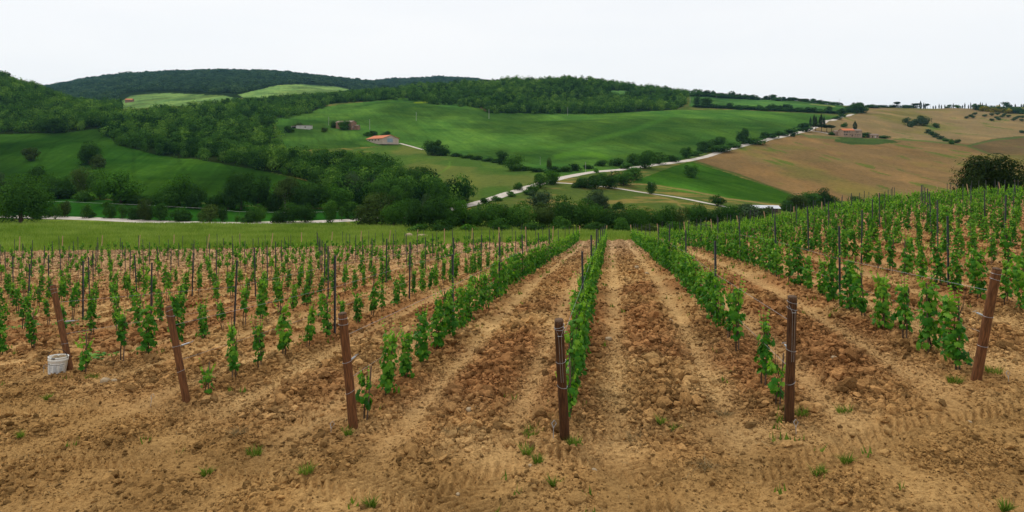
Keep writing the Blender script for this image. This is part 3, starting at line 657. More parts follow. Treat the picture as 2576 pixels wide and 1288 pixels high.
def tree(px, py, h, w, form='round', mat='green', label='', group=None, Y=None, cat='tree', name=None, d=1.0):
    p = at(px, py, Y=Y) if Y else at(px, py)
    Hm, Wm = h * p.y / FOC, w * p.y / FOC
    big = 3 if h > 85 else 2 if h > 44 else 1 if h > 22 else 0
    crown, trunk = tree_data('bush' if form == 'round' and h < 24 else form, mat, random.randint(0, 4), big)
    nm = name or {'bush': 'bush', 'cypress': 'cypress_tree', 'umbrella': 'umbrella_pine', 'olive': 'olive_tree'}.get(form, 'tree')
    if form == 'bush' and cat == 'tree': cat = 'bush'
    r = thing(nm, label, cat, (p.x, p.y, p.z - .1 * Hm * (form == 'bush' or (form == 'round' and h < 24))), random.uniform(0, 6.28), group, (Wm * 1.08, Wm * 1.08 * d, Hm * 1.0))
    link('crown', crown, r); link('trunk', trunk, r)
    return r
LOOK = {('round', 'green'): 'round green', ('round', 'dark'): 'dark round', ('round', 'bright'): 'bright green', ('round', 'grey'): 'grey-green round', ('round', 'brown'): 'brownish green', ('tall', 'green'): 'tall green', ('tall', 'dark'): 'tall dark', ('tall', 'bright'): 'tall bright green', ('tall', 'grey'): 'tall grey-green', ('tall', 'brown'): 'tall brownish', ('loose', 'green'): 'loose green', ('loose', 'grey'): 'loose grey-green', ('loose', 'brown'): 'loose brownish', ('loose', 'dark'): 'loose dark'}
def cluster(phrase, group, items, noun='tree'):
    """items: (x, base y, height, width, form, material[, distance]) from left to right"""
    items = sorted(items, key=lambda t: t[0])
    for i, it in enumerate(items):
        f, m = it[4], it[5]; kind = {'bush': 'bush', 'cypress': 'cypress', 'umbrella': 'umbrella pine', 'olive': 'olive tree'}.get(f, noun)
        look = LOOK.get((f, m), {'bush': {'green': 'green', 'dark': 'dark green', 'bright': 'bright green', 'grey': 'grey-green', 'brown': 'brownish'}.get(m, ''), 'cypress': 'slim dark', 'umbrella': 'flat-topped', 'olive': 'silvery'}.get(f, ''))
        n = ORD[i] + ' from left'
        lab = '%s %s, %s %s' % (look, kind, n, phrase) if len(items) > 1 else '%s %s %s' % (look, kind, phrase)
        tree(it[0], it[1], it[2], it[3], f, m, lab, group if len(items) > 1 else None, it[6] if len(it) > 6 else None)
R, T_, B, L_ = 'round', 'tall', 'bush', 'loose'
tree(52, 571, 120, 108, R, 'green', 'big round-crowned tree standing between the white road and the vineyard', Y=150, d=1)
tree(77, 405, 33, 31, R, 'brown', 'small lone round tree in the left green field')
tree(224, 414, 56, 50, R, 'dark', 'large dark tree standing in the left green field'); tree(247, 424, 38, 32, B, 'brown', 'brownish bush leaning against the dark tree in the left field')
tree(137, 335, 36, 56, R, 'dark', 'dark tree jutting out of the left wood edge into the field')
cluster('in the tree belt between the left fields', 'trees of the belt between the left fields', [(0,492,56,46,R,'grey'),(35,495,40,40,B,'dark'),(90,492,72,42,T_,'dark'),(127,496,58,46,R,'green'),(150,500,32,75,B,'dark'),(167,490,46,28,R,'green'),(212,498,76,52,L_,'brown'),(212,506,28,44,B,'green'),(252,502,76,50,R,'green'),(305,512,80,86,R,'bright'),(345,514,30,40,B,'dark'),(378,513,26,50,B,'green'),(425,523,56,54,R,'green'),(452,516,74,62,R,'bright'),(490,525,58,46,R,'dark'),(540,524,34,50,B,'dark'),(574,528,58,44,R,'dark'),(606,528,92,62,R,'dark'),(650,529,84,56,R,'dark'),(718,529,82,58,L_,'brown'),(752,528,66,50,R,'dark'),(786,526,70,64,R,'dark'),(690,529,50,46,B,'dark')])
cluster('in the line of bushes above the white road', 'bushes along the white road', [(14,552,60,30,R,'brown'),(90,552,52,36,B,'dark'),(140,552,42,24,L_,'green'),(162,547,40,26,R,'brown'),(122,548,22,24,B,'green'),(217,550,36,24,R,'green'),(231,549,16,18,B,'dark'),(275,550,42,28,R,'green'),(307,552,38,24,L_,'green'),(338,553,38,34,B,'dark'),(365,555,54,32,R,'brown'),(403,556,44,36,R,'green'),(453,558,38,48,B,'green'),(503,556,20,12,B,'green'),(528,560,44,44,R,'brown'),(560,560,44,20,T_,'dark'),(597,560,22,14,L_,'green'),(630,561,40,44,B,'dark'),(655,561,46,26,R,'green'),(706,562,42,44,B,'dark'),(738,561,50,40,R,'green'),(768,561,48,42,R,'dark'),(831,562,56,32,T_,'green'),(860,556,38,16,L_,'green'),(876,550,42,24,R,'green'),(896,553,44,34,R,'green')])
cluster('at the foot of the valley wood', 'trees at the foot of the valley wood', [(851,524,62,58,R,'bright',215),(886,514,78,54,L_,'grey',232),(916,504,56,26,T_,'dark',250),(944,506,62,48,L_,'grey',245),(968,520,70,56,R,'green',225),(1000,530,76,60,R,'green',215),(1032,520,72,56,R,'green',225),(1060,505,60,50,R,'dark',240),(1098,520,82,56,R,'green',215),(1040,480,50,44,R,'dark',280),(1062,478,46,44,R,'dark',290),(1010,470,52,50,R,'green',290),(960,470,56,50,R,'green',290),(1130,508,56,50,R,'dark',240),(1160,505,44,40,R,'green',245),(1075,545,64,30,T_,'grey',185),(930,470,60,40,R,'green',290),(870,470,50,44,R,'green',290)])
cluster('in the tree belt behind the vineyard', 'trees of the belt behind the vineyard', [(946,576,80,84,R,'brown',158),(990,578,64,56,R,'green',150),(1010,574,66,50,R,'green',160),(1048,582,70,56,R,'dark',142),(1088,584,82,62,R,'dark',140),(1128,584,76,56,R,'green',142),(1166,584,66,56,R,'bright',145),(1200,584,62,54,R,'green',142),(1238,584,66,58,R,'green',142),(1276,584,58,50,R,'green',145),(1314,585,66,62,R,'green',140),(1370,585,64,58,R,'brown',142),(1400,584,60,52,R,'dark',150),(1432,586,82,76,R,'dark',138),(1482,586,74,62,R,'green',142),(1518,586,56,50,R,'bright',145),(1552,586,64,66,R,'dark',138),(1590,585,60,56,R,'green',145),(1622,583,54,50,R,'green',150),(1668,580,62,62,R,'green',150),(1706,576,56,46,R,'brown',155),(1752,566,54,54,R,'green',175),(1800,562,46,50,R,'dark',175),(1840,556,44,48,R,'green',185),(1886,552,42,60,R,'grey',195),(1925,550,36,44,R,'brown',195)])
cluster('at the foot of the tree belt behind the vineyard', 'undergrowth bushes behind the vineyard', [(1052,589,22,44,B,'green',128),(1112,589,34,52,B,'dark',126),(1180,589,20,46,B,'bright',128),(1258,590,36,50,B,'green',128),(1342,591,24,60,B,'dark',126),(1412,590,40,46,B,'green',128),(1500,590,26,60,B,'dark',128),(1568,590,40,44,B,'green',128),(1636,588,24,54,B,'brown',130),(1700,586,34,50,B,'green',130),(1772,580,26,54,B,'grey',140),(1846,572,34,60,B,'green',148),(1950,556,34,60,B,'green',170)])
cluster('on the grassy slope below the side track', 'trees on the slope below the side track', [(1358,524,44,54,R,'grey'),(1498,524,46,58,R,'grey'),(1555,526,22,26,R,'dark')])
tree(1738, 447, 31, 32, R, 'green', 'lone round green tree in the triangular green field'); tree(1638, 488, 30, 22, R, 'dark', 'dark tree beside the pole on the side track')
tree(1806, 518, 28, 40, L_, 'dark', 'low spreading tree at the end of the side track')
cluster('between the main road and the side track', 'trees between the two tracks', [(1462,472,28,46,B,'dark'),(1498,476,34,40,R,'dark'),(1532,474,30,42,R,'dark'),(1568,467,34,46,R,'green'),(1545,456,28,42,B,'brown'),(1592,452,30,42,R,'green'),(1510,458,26,36,B,'green')])
cluster('lining the lower white road', 'trees lining the lower white road', [(1303,479,22,22,B,'green'),(1340,483,24,26,B,'green'),(1360,473,36,34,R,'green'),(1390,464,34,36,R,'bright'),(1326,490,14,24,B,'green'),(1250,505,14,26,B,'green'),(1218,512,16,24,B,'dark'),(1285,494,14,22,B,'green')])
cluster('in the hedge north of the white road', 'hedge trees north of the white road', [(1381,430,32,12,T_,'brown'),(1392,433,16,34,B,'dark'),(1420,432,16,34,B,'dark'),(1448,430,20,30,B,'dark'),(1480,425,12,24,B,'dark'),(1512,418,17,30,B,'dark'),(1550,418,22,34,B,'dark'),(1595,415,28,36,R,'dark'),(1622,424,44,46,R,'green'),(1658,413,30,40,R,'green'),(1692,407,18,32,B,'dark'),(1727,398,28,26,R,'green'),(1500,434,12,14,B,'bright'),(1576,425,16,30,B,'green')])
cluster('in the upper roadside hedge', 'trees in the upper roadside hedge', [(1772,383,28,34,R,'dark'),(1803,375,30,40,R,'dark'),(1814,383,20,52,B,'green'),(1846,371,14,34,B,'green'),(1869,362,38,29,R,'dark'),(1900,362,17,46,B,'green'),(1919,350,20,19,R,'dark'),(1940,347,13,34,B,'dark'),(1965,341,13,34,B,'dark'),(1988,336,13,30,B,'dark'),(2020,330,22,40,R,'dark'),(1995,344,11,12,B,'dark'),(1750,392,12,30,B,'dark')])
cluster('in the hedgerow across the green field', 'hedgerow across the green field', [(1089,391,38,42,R,'dark'),(1112,392,29,36,B,'dark'),(1150,394,10,30,B,'dark'),(1176,398,10,30,B,'dark'),(1202,402,11,30,B,'dark'),(1228,406,11,30,B,'dark'),(1248,409,11,26,B,'dark'),(1265,414,33,29,R,'dark'),(1293,430,40,46,R,'green'),(1325,429,12,34,B,'dark'),(1350,433,12,34,B,'dark')])
cluster('by the old farm buildings', 'trees by the old farm buildings', [(727,333,18,22,B,'dark'),(749,321,14,20,B,'brown'),(816,332,12,16,B,'brown'),(840,322,19,19,R,'dark'),(864,329,24,26,R,'bright',560),(924,342,11,19,B,'bright'),(940,341,13,19,R,'dark'),(971,346,17,23,R,'dark')])
cluster('in the dark cypress group above the farmhouse', 'cypresses above the farmhouse', [(2039,316,22,7,'cypress','pine'),(2048,316,28,9,'cypress','pine'),(2053,316,24,8,'cypress','pine'),(2062,316,22,7,'cypress','pine'),(2066,316,30,10,'cypress','pine'),(2073,317,24,8,'cypress','pine')])
cluster('in the pine row along the farm drive', 'pines along the farm drive', [(2052,330,18,24,'umbrella','pine'),(2066,331,18,22,'umbrella','pine'),(2080,332,18,22,'umbrella','pine'),(2092,333,18,20,'umbrella','pine')])
tree(2151, 326, 22, 12, 'cypress', 'pine', 'thick dark cypress rising behind the stone farmhouse'); tree(2123, 320, 13, 14, R, 'green', 'small round tree on the slope behind the farmhouse')
tree(2174, 346, 14, 24, B, 'dark', 'dark bush between the farmhouse and its outbuilding'); tree(2222, 348, 8, 34, B, 'green', 'low green hedge right of the farm outbuilding')
tree(2092, 340, 10, 16, B, 'dark', 'dark bush below the farm drive')
cluster('in the grove in the hollow', 'grove in the ploughed hollow', [(2282,316,20,22,L_,'grey'),(2298,316,18,18,R,'grey'),(2317,316,25,27,R,'grey'),(2332,316,20,20,L_,'grey'),(2291,320,11,14,B,'grey')])
cluster('along the ditch in the ploughed valley', 'bushes along the ploughed valley ditch', [(2354,321,13,15,R,'dark'),(2336,336,12,16,B,'grey'),(2346,341,11,16,B,'dark'),(2356,346,11,16,B,'grey'),(2368,351,10,16,B,'grey'),(2380,356,10,16,B,'green'),(2394,363,15,13,R,'green'),(2408,360,11,15,B,'dark')])
tree(2490, 477, 136, 128, 'round', 'pine', 'broad dark evergreen bush behind the right vineyard edge', Y=100, name='evergreen_bush', cat='bush')
tree(2444, 477, 88, 70, B, 'pine', 'lower left flank of dark evergreen beside the broad evergreen', Y=98, name='evergreen_bush', cat='bush'); tree(2534, 477, 92, 70, B, 'pine', 'lower right flank of dark evergreen beside the broad evergreen', Y=99, name='evergreen_bush', cat='bush')
cluster('beyond the right vineyard edge', 'bushes beyond the right vineyard edge', [(2007,528,38,46,R,'brown'),(2040,524,40,44,R,'green'),(2072,520,46,38,R,'dark'),(2096,520,28,34,B,'green'),(2157,516,24,42,B,'dark'),(2217,510,25,46,B,'green'),(1985,530,28,40,B,'dark'),(2120,524,20,40,B,'green')])
cluster('in the hedge along the far field edge', 'hedge along the far field edge', [(1753,269,26,15,R,'dark'),(1776,271,25,26,R,'dark'),(1800,272,10,22,B,'dark'),(1836,274,17,17,R,'dark'),(1860,276,13,24,B,'dark'),(1886,276,10,22,B,'dark'),(1912,274,12,15,R,'green'),(1932,275,13,13,R,'dark'),(1949,276,17,21,R,'dark'),(1965,277,13,14,R,'dark'),(1982,278,17,23,R,'dark'),(2012,279,10,24,B,'dark'),(2034,280,13,15,R,'dark'),(2047,281,12,15,R,'dark'),(2064,283,10,16,B,'dark'),(2084,285,19,17,R,'dark'),(2100,286,8,20,B,'dark'),(2114,286,15,17,R,'dark'),(2118,294,10,18,B,'dark'),(2105,300,9,22,B,'dark')])
cluster('in the low scrub along the far field edge', 'low scrub along the far field edge', [(x, 269.5 + max(0, (x - 1750)) * .045, 7 + (x * 3 % 4), 34, B, 'dark' if x % 2 else 'green') for x in range(1760, 2125, 21)])
cluster('in the clump above the road top', 'clump above the road top', [(2138,282,20,24,R,'dark'),(2156,285,26,30,R,'dark'),(2170,284,22,24,R,'dark'),(2150,270,8,30,B,'dark'),(2192,271,8,34,B,'dark'),(2222,271,8,34,B,'dark'),(2250,270,7,34,B,'dark'),(2280,270,9,30,B,'dark'),(2295,270,8,26,B,'dark')])
def rim(px): # the crest seen on this bearing
    ys = np.exp(np.linspace(math.log(900), math.log(1350), 80)); g = gpy(np.full(80, float(px)), ys); k = int(np.argmin(g)); return float(ys[k]), float(g[k])
sky_t = [(1553,13,13,R,'dark'),(1568,13,15,R,'dark'),(1585,10,24,R,'dark'),(1602,9,20,R,'dark'),(1716,12,18,R,'dark'),(1735,16,24,R,'green'),(1757,17,30,R,'green'),(1776,14,20,R,'dark'),(1792,14,16,R,'dark'),(1815,12,22,R,'dark'),(1838,17,19,R,'dark'),(1859,13,12,R,'dark'),(1875,12,14,R,'dark'),(1891,12,11,R,'dark'),(1926,10,18,R,'dark'),(1943,14,22,R,'green'),(1957,9,14,B,'green'),(1971,9,15,R,'dark'),(1992,8,20,B,'grey'),(2027,7,16,B,'green'),(2045,10,17,R,'dark'),(2059,8,14,R,'dark'),(2073,7,20,B,'dark'),(2105,7,18,B,'dark'),(2118,6,6,R,'dark'),(2148,8,8,L_,'dark'),(2158,8,9,L_,'dark'),(2168,7,8,L_,'dark'),(2194,7,11,L_,'dark'),(2256,13,12,'umbrella','pine'),(2304,11,14,'umbrella','pine'),(2316,17,7,'cypress','pine'),(2324,14,4,'cypress','pine'),(2328,12,4,'cypress','pine'),(2333,11,8,'umbrella','pine')]
sky_t += [(1932 + z / 4, h, 3.2, 'cypress', 'pine') for z, h in ((1662,7),(1687,8),(1722,11),(1745,9),(1780,9),(1865,11),(1958,8),(1981,13),(2018,9),(2040,14),(2098,8),(2137,15),(2156,14),(2195,12),(2331,9),(2450,6),(2488,7),(2550,7),(2570,7))]
sky_t += [(1932 + 1820 / 4, 8, 14, R, 'green'), (1932 + 2073 / 4, 12, 9, R, 'green'), (1932 + 1905 / 4, 8, 14, R, 'green'), (2533, 13, 19, R, 'dark')]
sky_t += [(x, 8 + (x * 7 % 5), 26, B, 'green' if x % 3 else 'dark') for x in range(1712, 1900, 14)] + [(x, 5 + (x * 7 % 3), 24, B, 'green' if x % 2 else 'dark') for x in range(1905, 2110, 23)]
cluster('on the skyline ridge', 'trees on the skyline ridge', [(x, rim(x)[1] + .8, h * 1.15, w * 1.1, f, m, rim(x)[0] - 8) for x, h, w, f, m in sky_t])
cluster('on the brown hillside', 'olive trees on the brown hillside', [(1932 + x / 4, 161 + y / 4, 7, 10, 'olive', 'grey') for x, y in ((2000,552),(2040,535),(2060,548),(2080,515),(2180,534),(2250,524),(2310,516),(2252,575),(2300,556),(2320,566),(2355,542),(2380,524),(2420,540),(2470,574),(2490,560),(2515,548),(2555,580),(2560,545))])
tree(2572, 335, 8, 12, B, 'grey', 'single small bush on the brown slope near the right frame edge')
cluster('in the broom thicket under the right skyline', 'thicket under the right skyline', [(2462 + 13 * i, 277 + 1.1 * i, 15, 24, B, 'dark') for i in range(10)])
for i, (x, y) in enumerate(((2460,276),(2473,280),(2486,281),(2512,277),(2522,283),(2536,286),(2500,284))):
    tree(x, y, 14, 16, B, 'broom', 'yellow flowering broom bush, %s from left under the right skyline' % ORD[i], 'flowering broom bushes', cat='bush', name='broom_bush')

# ------------------------------------------------------------------ woodland: masses of crowns
FARE = [np.exp(np.linspace(math.log(76), math.log(4500), 260))]
_pxs = np.arange(-40, 2620, 10.0)
_g = np.array([gpy(np.full(260, p), FARE[0]) for p in _pxs]); _run = np.minimum.accumulate(_g, axis=1)
def visible(px, Y, py_top):
    i = np.clip(((px + 40) / 10).astype(int), 0, len(_pxs) - 1); j = np.clip(np.searchsorted(FARE[0], Y * .97) - 1, 0, 259)
    return py_top < _run[i, j] + 1
def wood(name, label, polys, y0, y1, spacing, hgt, n_leaf, leaf, mat, seed, holes=(), pxr=(-40, 2620)):
    rs = np.random.RandomState(seed)
    s0, s1 = (pxr[0] - CX) / FOC, (pxr[1] - CX) / FOC
    area = (s1 - s0) * (y1 ** 2 - y0 ** 2) / 2; n = int(area / spacing ** 2)
    Y = np.sqrt(rs.uniform(y0 ** 2, y1 ** 2, n)); s = rs.uniform(s0, s1, n); X = s * Y; px = s * FOC + CX
    Z = gz(X, Y); py = HY + (EYE - Z) / Y * FOC
    m = np.zeros(n, bool)
    for poly in polys: m |= in_poly(px, py, poly)
    for poly in holes: m &= ~in_poly(px, py, poly)
    m &= visible(px, Y, py - hgt * 1.2 / Y * FOC)
    X, Y, Z = X[m], Y[m], Z[m]; n = len(X)
    pr = []
    for j in range(9):
        form = ['round', 'tall', 'round', 'bush'][j % 4]
        C, Nn, sz, T = crown_arrays(seed * 10 + j, n_leaf, form if form != 'tall' else 'round', leaf, 4 + j % 3)
        V, F, k = leaf_cloud(C, Nn, sz * np.ones(len(C)), np.random.RandomState(j), 'quad'); V[:, 2] = V[:, 2] * 1.0 - .05
        pr.append((V, F, np.repeat(T, k)))
    q = np.clip(rs.normal(0, .26, n), -.5, .38); h = hgt * np.exp(q) * (.75 + .5 * vnoise(X / 40, Y / 40, seed)); w = spacing * 1.14 * np.exp(q * .8 + rs.normal(0, .12, n))
    V, F, T = instance_cloud(pr, np.stack([X, Y, Z], 1), np.stack([w, w, h], 1), rs.uniform(0, 6.28, n), rs.uniform(-.3, .6, n) + .45 * (vnoise(X / 60, Y / 60, seed + 1) - .5))
    link(name, mesh_np(name, V, F, M[mat], tint=T), kind='stuff', label=label); print(name, n, 'trees', len(F), 'faces')
wood('woodland', 'dense green wood covering the left hill', [F1], 440, 900, 6.0, 9.0, 260, .09, 'wood', 3, pxr=(-60, 330))
wood('woodland', 'long belt of woodland running down the middle of the valley', [F2], 215, 420, 5.4, 7.2, 420, .075, 'wood', 4, pxr=(200, 1200))
wood('woodland', 'upper wood behind the valley belt below the pale fields', [F2], 420, 1150, 6.5, 7.2, 200, .10, 'wood', 5, pxr=(200, 1040))
wood('woodland', 'dark wood crowning the middle hill above the green field', [F3], 700, 1250, 6.8, 9.5, 200, .10, 'wood', 6, holes=[HOLE3], pxr=(980, 1740))
far_poly = [(-300,100),(1300,100),(1300,240),(900,232),(870,219),(760,210),(700,212),(620,232),(600,236),(560,236),(420,230),(330,232),(300,238),(275,255),(250,275),(60,290)]
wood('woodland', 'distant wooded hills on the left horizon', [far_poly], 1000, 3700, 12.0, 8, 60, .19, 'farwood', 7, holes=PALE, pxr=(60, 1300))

# ------------------------------------------------------------------ grass
def blades(n, X, Y, h, w, rs):
    a = rs.uniform(0, 6.28, n); lean = rs.normal(0, .25, (n, 2)) * h[:, None]; z = gz(X, Y) + .02
    b = np.stack([X, Y, z], 1); dx = np.stack([np.cos(a) * w, np.sin(a) * w, 0 * a], 1)
    top = b + np.stack([lean[:, 0], lean[:, 1], h], 1)
    V = np.stack([b - dx, b + dx, top], 1).reshape(-1, 3)
    return V, np.arange(3 * n).reshape(-1, 3)
rs = np.random.RandomState(3); n = 150000
Y = rs.uniform(68.5, 165, n); X = rs.uniform(-.85, .85, n) * Y; k = Y > edge(X, Y) - .8; X, Y = X[k], Y[k]; n = len(X)
V, F = blades(n, X, Y, rs.uniform(.22, .6, n) * (1 + Y / 400), rs.uniform(.03, .07, n) * (Y / 80), rs)
link('meadow_grass', mesh_np('meadow_grass', V, F, M['grass'], tint=np.repeat(.1 + 1.2 * fbm(X / 5, Y / 5, 3, 3), 3)), kind='stuff', label='tall seeding grass of the meadow behind the vineyard')
n = 5200; U = U0 + PITCH * rs.randint(-14, 12, n) + rs.normal(0, .55, n); V1 = rs.uniform(5.6, 60, n) ** 1.0
x, y = row_xy(U, V1); cl = (fbm(x / .8, y / .8, 8, 2) > .56) & (y < 66)
x, y = x[cl], y[cl]; x = np.repeat(x, 5) + rs.normal(0, .04, len(x) * 5); y = np.repeat(y, 5) + rs.normal(0, .04, len(y) * 5); n = len(x)
V, F = blades(n, x, y, rs.uniform(.03, .09, n) * (1 + y / 30), rs.uniform(.005, .011, n) * (1 + y / 12), rs)
link('weeds', mesh_np('weeds', V, F, M['grass'], tint=np.repeat(rs.uniform(0, .5, n), 3)), kind='stuff', label='tiny weeds sprouting along the vine rows')
n = 2600; y = np.sqrt(rs.uniform(5.3 ** 2, 22 ** 2, n)); x = rs.uniform(-.85, .85, n) * y; zz = gz(x, y) + soil_h(x, y) + .012; a = rs.uniform(0, 6.28, n); L = rs.uniform(.02, .09, n)
d = np.stack([np.cos(a) * L, np.sin(a) * L, rs.normal(0, .12, n) * L], 1); q = np.stack([-np.sin(a), np.cos(a), 0 * a], 1) * .0022; b0 = np.stack([x, y, zz], 1)
link('dry_stalks', mesh_np('dry_stalks', np.stack([b0 - d - q, b0 - d + q, b0 + d + q, b0 + d - q], 1).reshape(-1, 3), np.arange(4 * n).reshape(-1, 4), M['straw'], tint=np.repeat(rs.uniform(.2, 1, n), 4)), kind='stuff', label='scattered bits of dry straw and twigs on the soil')
# ------------------------------------------------------------------ posts, stakes, wires
POSTS = [(178,936,133,718,'leftmost reddish wooden end post, leaning left beside the white bucket',14),(470,1011,424,771,'second wooden end post from the left, leaning left',17),(890,1078,861,787,'third wooden end post from the left, with steel spring tensioner',22),(1421,1101,1406,804,'dark wooden end post of the middle row, wires down its face',23),(1985,1061,1993,745,'tall upright wooden end post, second from the right',22),(2455,960,2508,675,'rightmost wooden end post, leaning right',21)]
HTS = [1.72, 1.58, 1.66, 1.64, 1.74, 1.76]
TOPS = []
for i, ((bx, by, tx, ty, lab, wpx), Hh) in enumerate(zip(POSTS, HTS)):
    b = at(bx, by, near=True); b.z = float(gz(b.x, b.y))
    zt = b.z + Hh; yt = (EYE - zt) / (ty - HY) * FOC; xt = (tx - CX) / FOC * yt
    ax = Vector((xt, yt, zt)) - b; L = ax.length; R_ = wpx / 2 / FOC * b.y
    root = thing('wooden_post', lab, 'post', b, 0, 'wooden end posts of the vine rows')
    Q = Vector((0, 0, 1)).rotation_difference(ax.normalized()); root.rotation_mode = 'QUATERNION'; root.rotation_quaternion = Q
    m = MB(); ks = [-.25, 0, .3 * L, .6 * L, L - .05, L - .015]
    rs = random.Random(i)
    m.tube([(rs.uniform(-.004, .004), rs.uniform(-.004, .004), k) for k in ks], [R_ * 1.1, R_ * 1.08, R_ * 1.03, R_, R_ * .97, R_ * .95], 20)
    link('post_shaft', m.mesh('post_shaft', M['darkpost' if i in (3, 4) else 'post'], True), root)
    m = MB(); m.tube([(0, 0, L - .016), (0, 0, L - .002), (0, 0, L + .008)], [R_ * .96, R_ * .9, R_ * .45], 20); link('post_top', m.mesh('post_top', M['posttop'], True), root)
    for j, t in enumerate((.045, .095, .42, .68) if i != 3 else (.05, .07, .34, .55)):
        m = MB(); z = L * (1 - t); tl = rs.uniform(-.012, .012)
        m.tube([(math.cos(a) * R_ * 1.05, math.sin(a) * R_ * 1.05, z + tl * math.cos(a) * 2) for a in np.linspace(0, 2 * math.pi, 17)[:-1]], .0028, 5, closed=True)
        link('wire_band', m.mesh('wire_band', M['wire']), root)
    # spring tensioner pointing along the row
    U = U0 + PITCH * (i - 3); x1, y1 = row_xy(U, 8.3 + 1.2); d = (Vector((float(x1), float(y1), b.z)) - b); d.z = .02
    d = Q.inverted() @ d.normalized()
    m = MB(); z = L * (.57 if i != 3 else .62); c0 = Vector((0, 0, z)) + d * R_
    m.tube([c0, c0 + d * .04], .004, 5); m.tube([c0 + d * .04, c0 + d * .20], .015, 8); m.tube([c0 + d * .20, c0 + d * .27], .004, 5)
    sdir = Q.inverted() @ Vector((d.y, -d.x, 0)).normalized(); m.tube([c0 + d * .27 - sdir * .03, c0 + d * .27 + sdir * .03 + Vector((0, 0, .02))], .004, 5)
    link('wire_tensioner', m.mesh('wire_tensioner', M['wire']), root)
    if i in (3, 4):
        m = MB()
        for sx in (-.3, .25): m.tube([(sx * R_, -R_ * 1.05, L * .89), (sx * R_ * .8, -R_ * 1.08, L * .5)], .0022, 4)
        m.tube([(-.9 * R_, -R_ * .5, L * .94), (-.3 * R_, -R_ * 1.06, L * .885)], .0022, 4); m.tube([(.9 * R_, -R_ * .5, L * .94), (.25 * R_, -R_ * 1.06, L * .885)], .0022, 4)
        m.tube([(-.5 * R_, -R_ * 1.12, L * .885), (.45 * R_, -R_ * 1.12, L * .885)], .004, 5)
        link('guy_wire', m.mesh('guy_wire', M['wire']), root)
    TOPS.append((b, Vector((xt, yt, zt))))
# metal stakes
def stake_mesh():
    m = MB(); w, d, H = .042, .028, 1.88
    m.box(-w / 2, w / 2, 0, .004, -.2, H); m.box(-w / 2, -w / 2 + .004, -d, 0, -.2, H); m.box(w / 2 - .004, w / 2, -d, 0, -.2, H)
    body = m.mesh('stake_profile', M['steel'])
    return body
SB = stake_mesh()
cs = {}
stk = []
for k in range(-26, 22):
    U = U0 + PITCH * k
    for j in range(12):
        V = 14.1 + 5.82 * j; x, r = row_xy(U, V); px = float(x / r * FOC + CX)
        if r > END - 3 or px < -15 or px > 2590: continue
        stk.append((k, j, float(x), float(r)))
stk.sort()
for k, j, x, r in stk:
    o = cs.get(k, 0); cs[k] = o + 1
    root = thing('metal_stake', 'thin dark metal stake, %s one along %s' % (ORD[o], row_name(k)), 'stake', (x, r, float(gz(x, r))), random.uniform(-.5, .5), 'metal trellis stakes', (1, 1, random.uniform(.95, 1.04)))
    root.rotation_euler[0] = random.gauss(0, .018); root.rotation_euler[1] = random.gauss(0, .02)
    link('stake_profile', SB, root)
# pale wooden posts at the far end
m = MB(); m.tube([(0, 0, -.2), (.01, 0, .9), (0, 0, 1.72)], [.052, .048, .042], 9); FP = m.mesh('far_post', M['tan'])
fp = []
for k in range(-30, 24):
    U = U0 + PITCH * k
    r = END - .6; 
    if abs(U) >= r: continue
    V = math.sqrt(r * r - U * U); x, r = row_xy(U, V); px = float(x / r * FOC + CX)
    if -10 < px < 2586: fp.append((px, float(x), float(r), k))
fp.sort()
for i, (px, x, r, k) in enumerate(fp):
    ln = random.uniform(-.04, .14) * (1 if px < VX else -1)
    o = thing('pale_wooden_post', 'pale wooden post at the far vineyard edge, %s from left' % ORD[i], 'post', (x, r, float(gz(x, r))), 0, 'pale wooden posts at the far ends of the rows', data=FP); o.rotation_euler = (-.08, ln, 0)
# trellis wires
for i, k in enumerate(range(-3, 3)):
    b, t = TOPS[i]; U = U0 + PITCH * k
    for hz, nm, f in ((.62, 'lower', .43), (1.15, 'upper', .80)):
        pts = [tuple(b.lerp(t, f))]
        for V in (14.1, 19.92, 25.7, 31.6):
            x, r = row_xy(U, V); pts.append((float(x), float(r), float(gz(x, r)) + hz))
        m = MB(); m.tube(pts, .0022, 4); o = link('trellis_wire', m.mesh('trellis_wire', M['wire']), label='%s trellis wire stretched along %s' % (nm, row_name(k)), category='wire', group='trellis wires')
# ground anchors with ring
for i, (px, py, lab) in enumerate(((1391,1112,'looped steel anchor rod standing in front of the middle wooden post'),(2003,1094,'steel anchor rod right of the tall upright wooden post'),(2539,965,'steel anchor loop right of the rightmost wooden post'),(830,1096,'steel anchor loop left of the third wooden post'),(377,1020,'steel anchor loop left of the second wooden post'),(107,940,'small steel anchor loop left of the white bucket'))):
    p = at(px, py, near=True); p.z = float(gz(p.x, p.y)); H = .17 if i == 0 else .09
    m = MB(); m.tube([(0, 0, -.1), (.01, .03, H), (.02 + .028, .05, H + .05), (.02, .06, H + .085), (-.012, .05, H + .05), (.008, .03, H)], .006 if i == 0 else .004, 6)
    thing('ground_anchor', lab, 'anchor', p, 0, 'ground anchors of the end posts', data=m.mesh('ground_anchor', M['wire']))

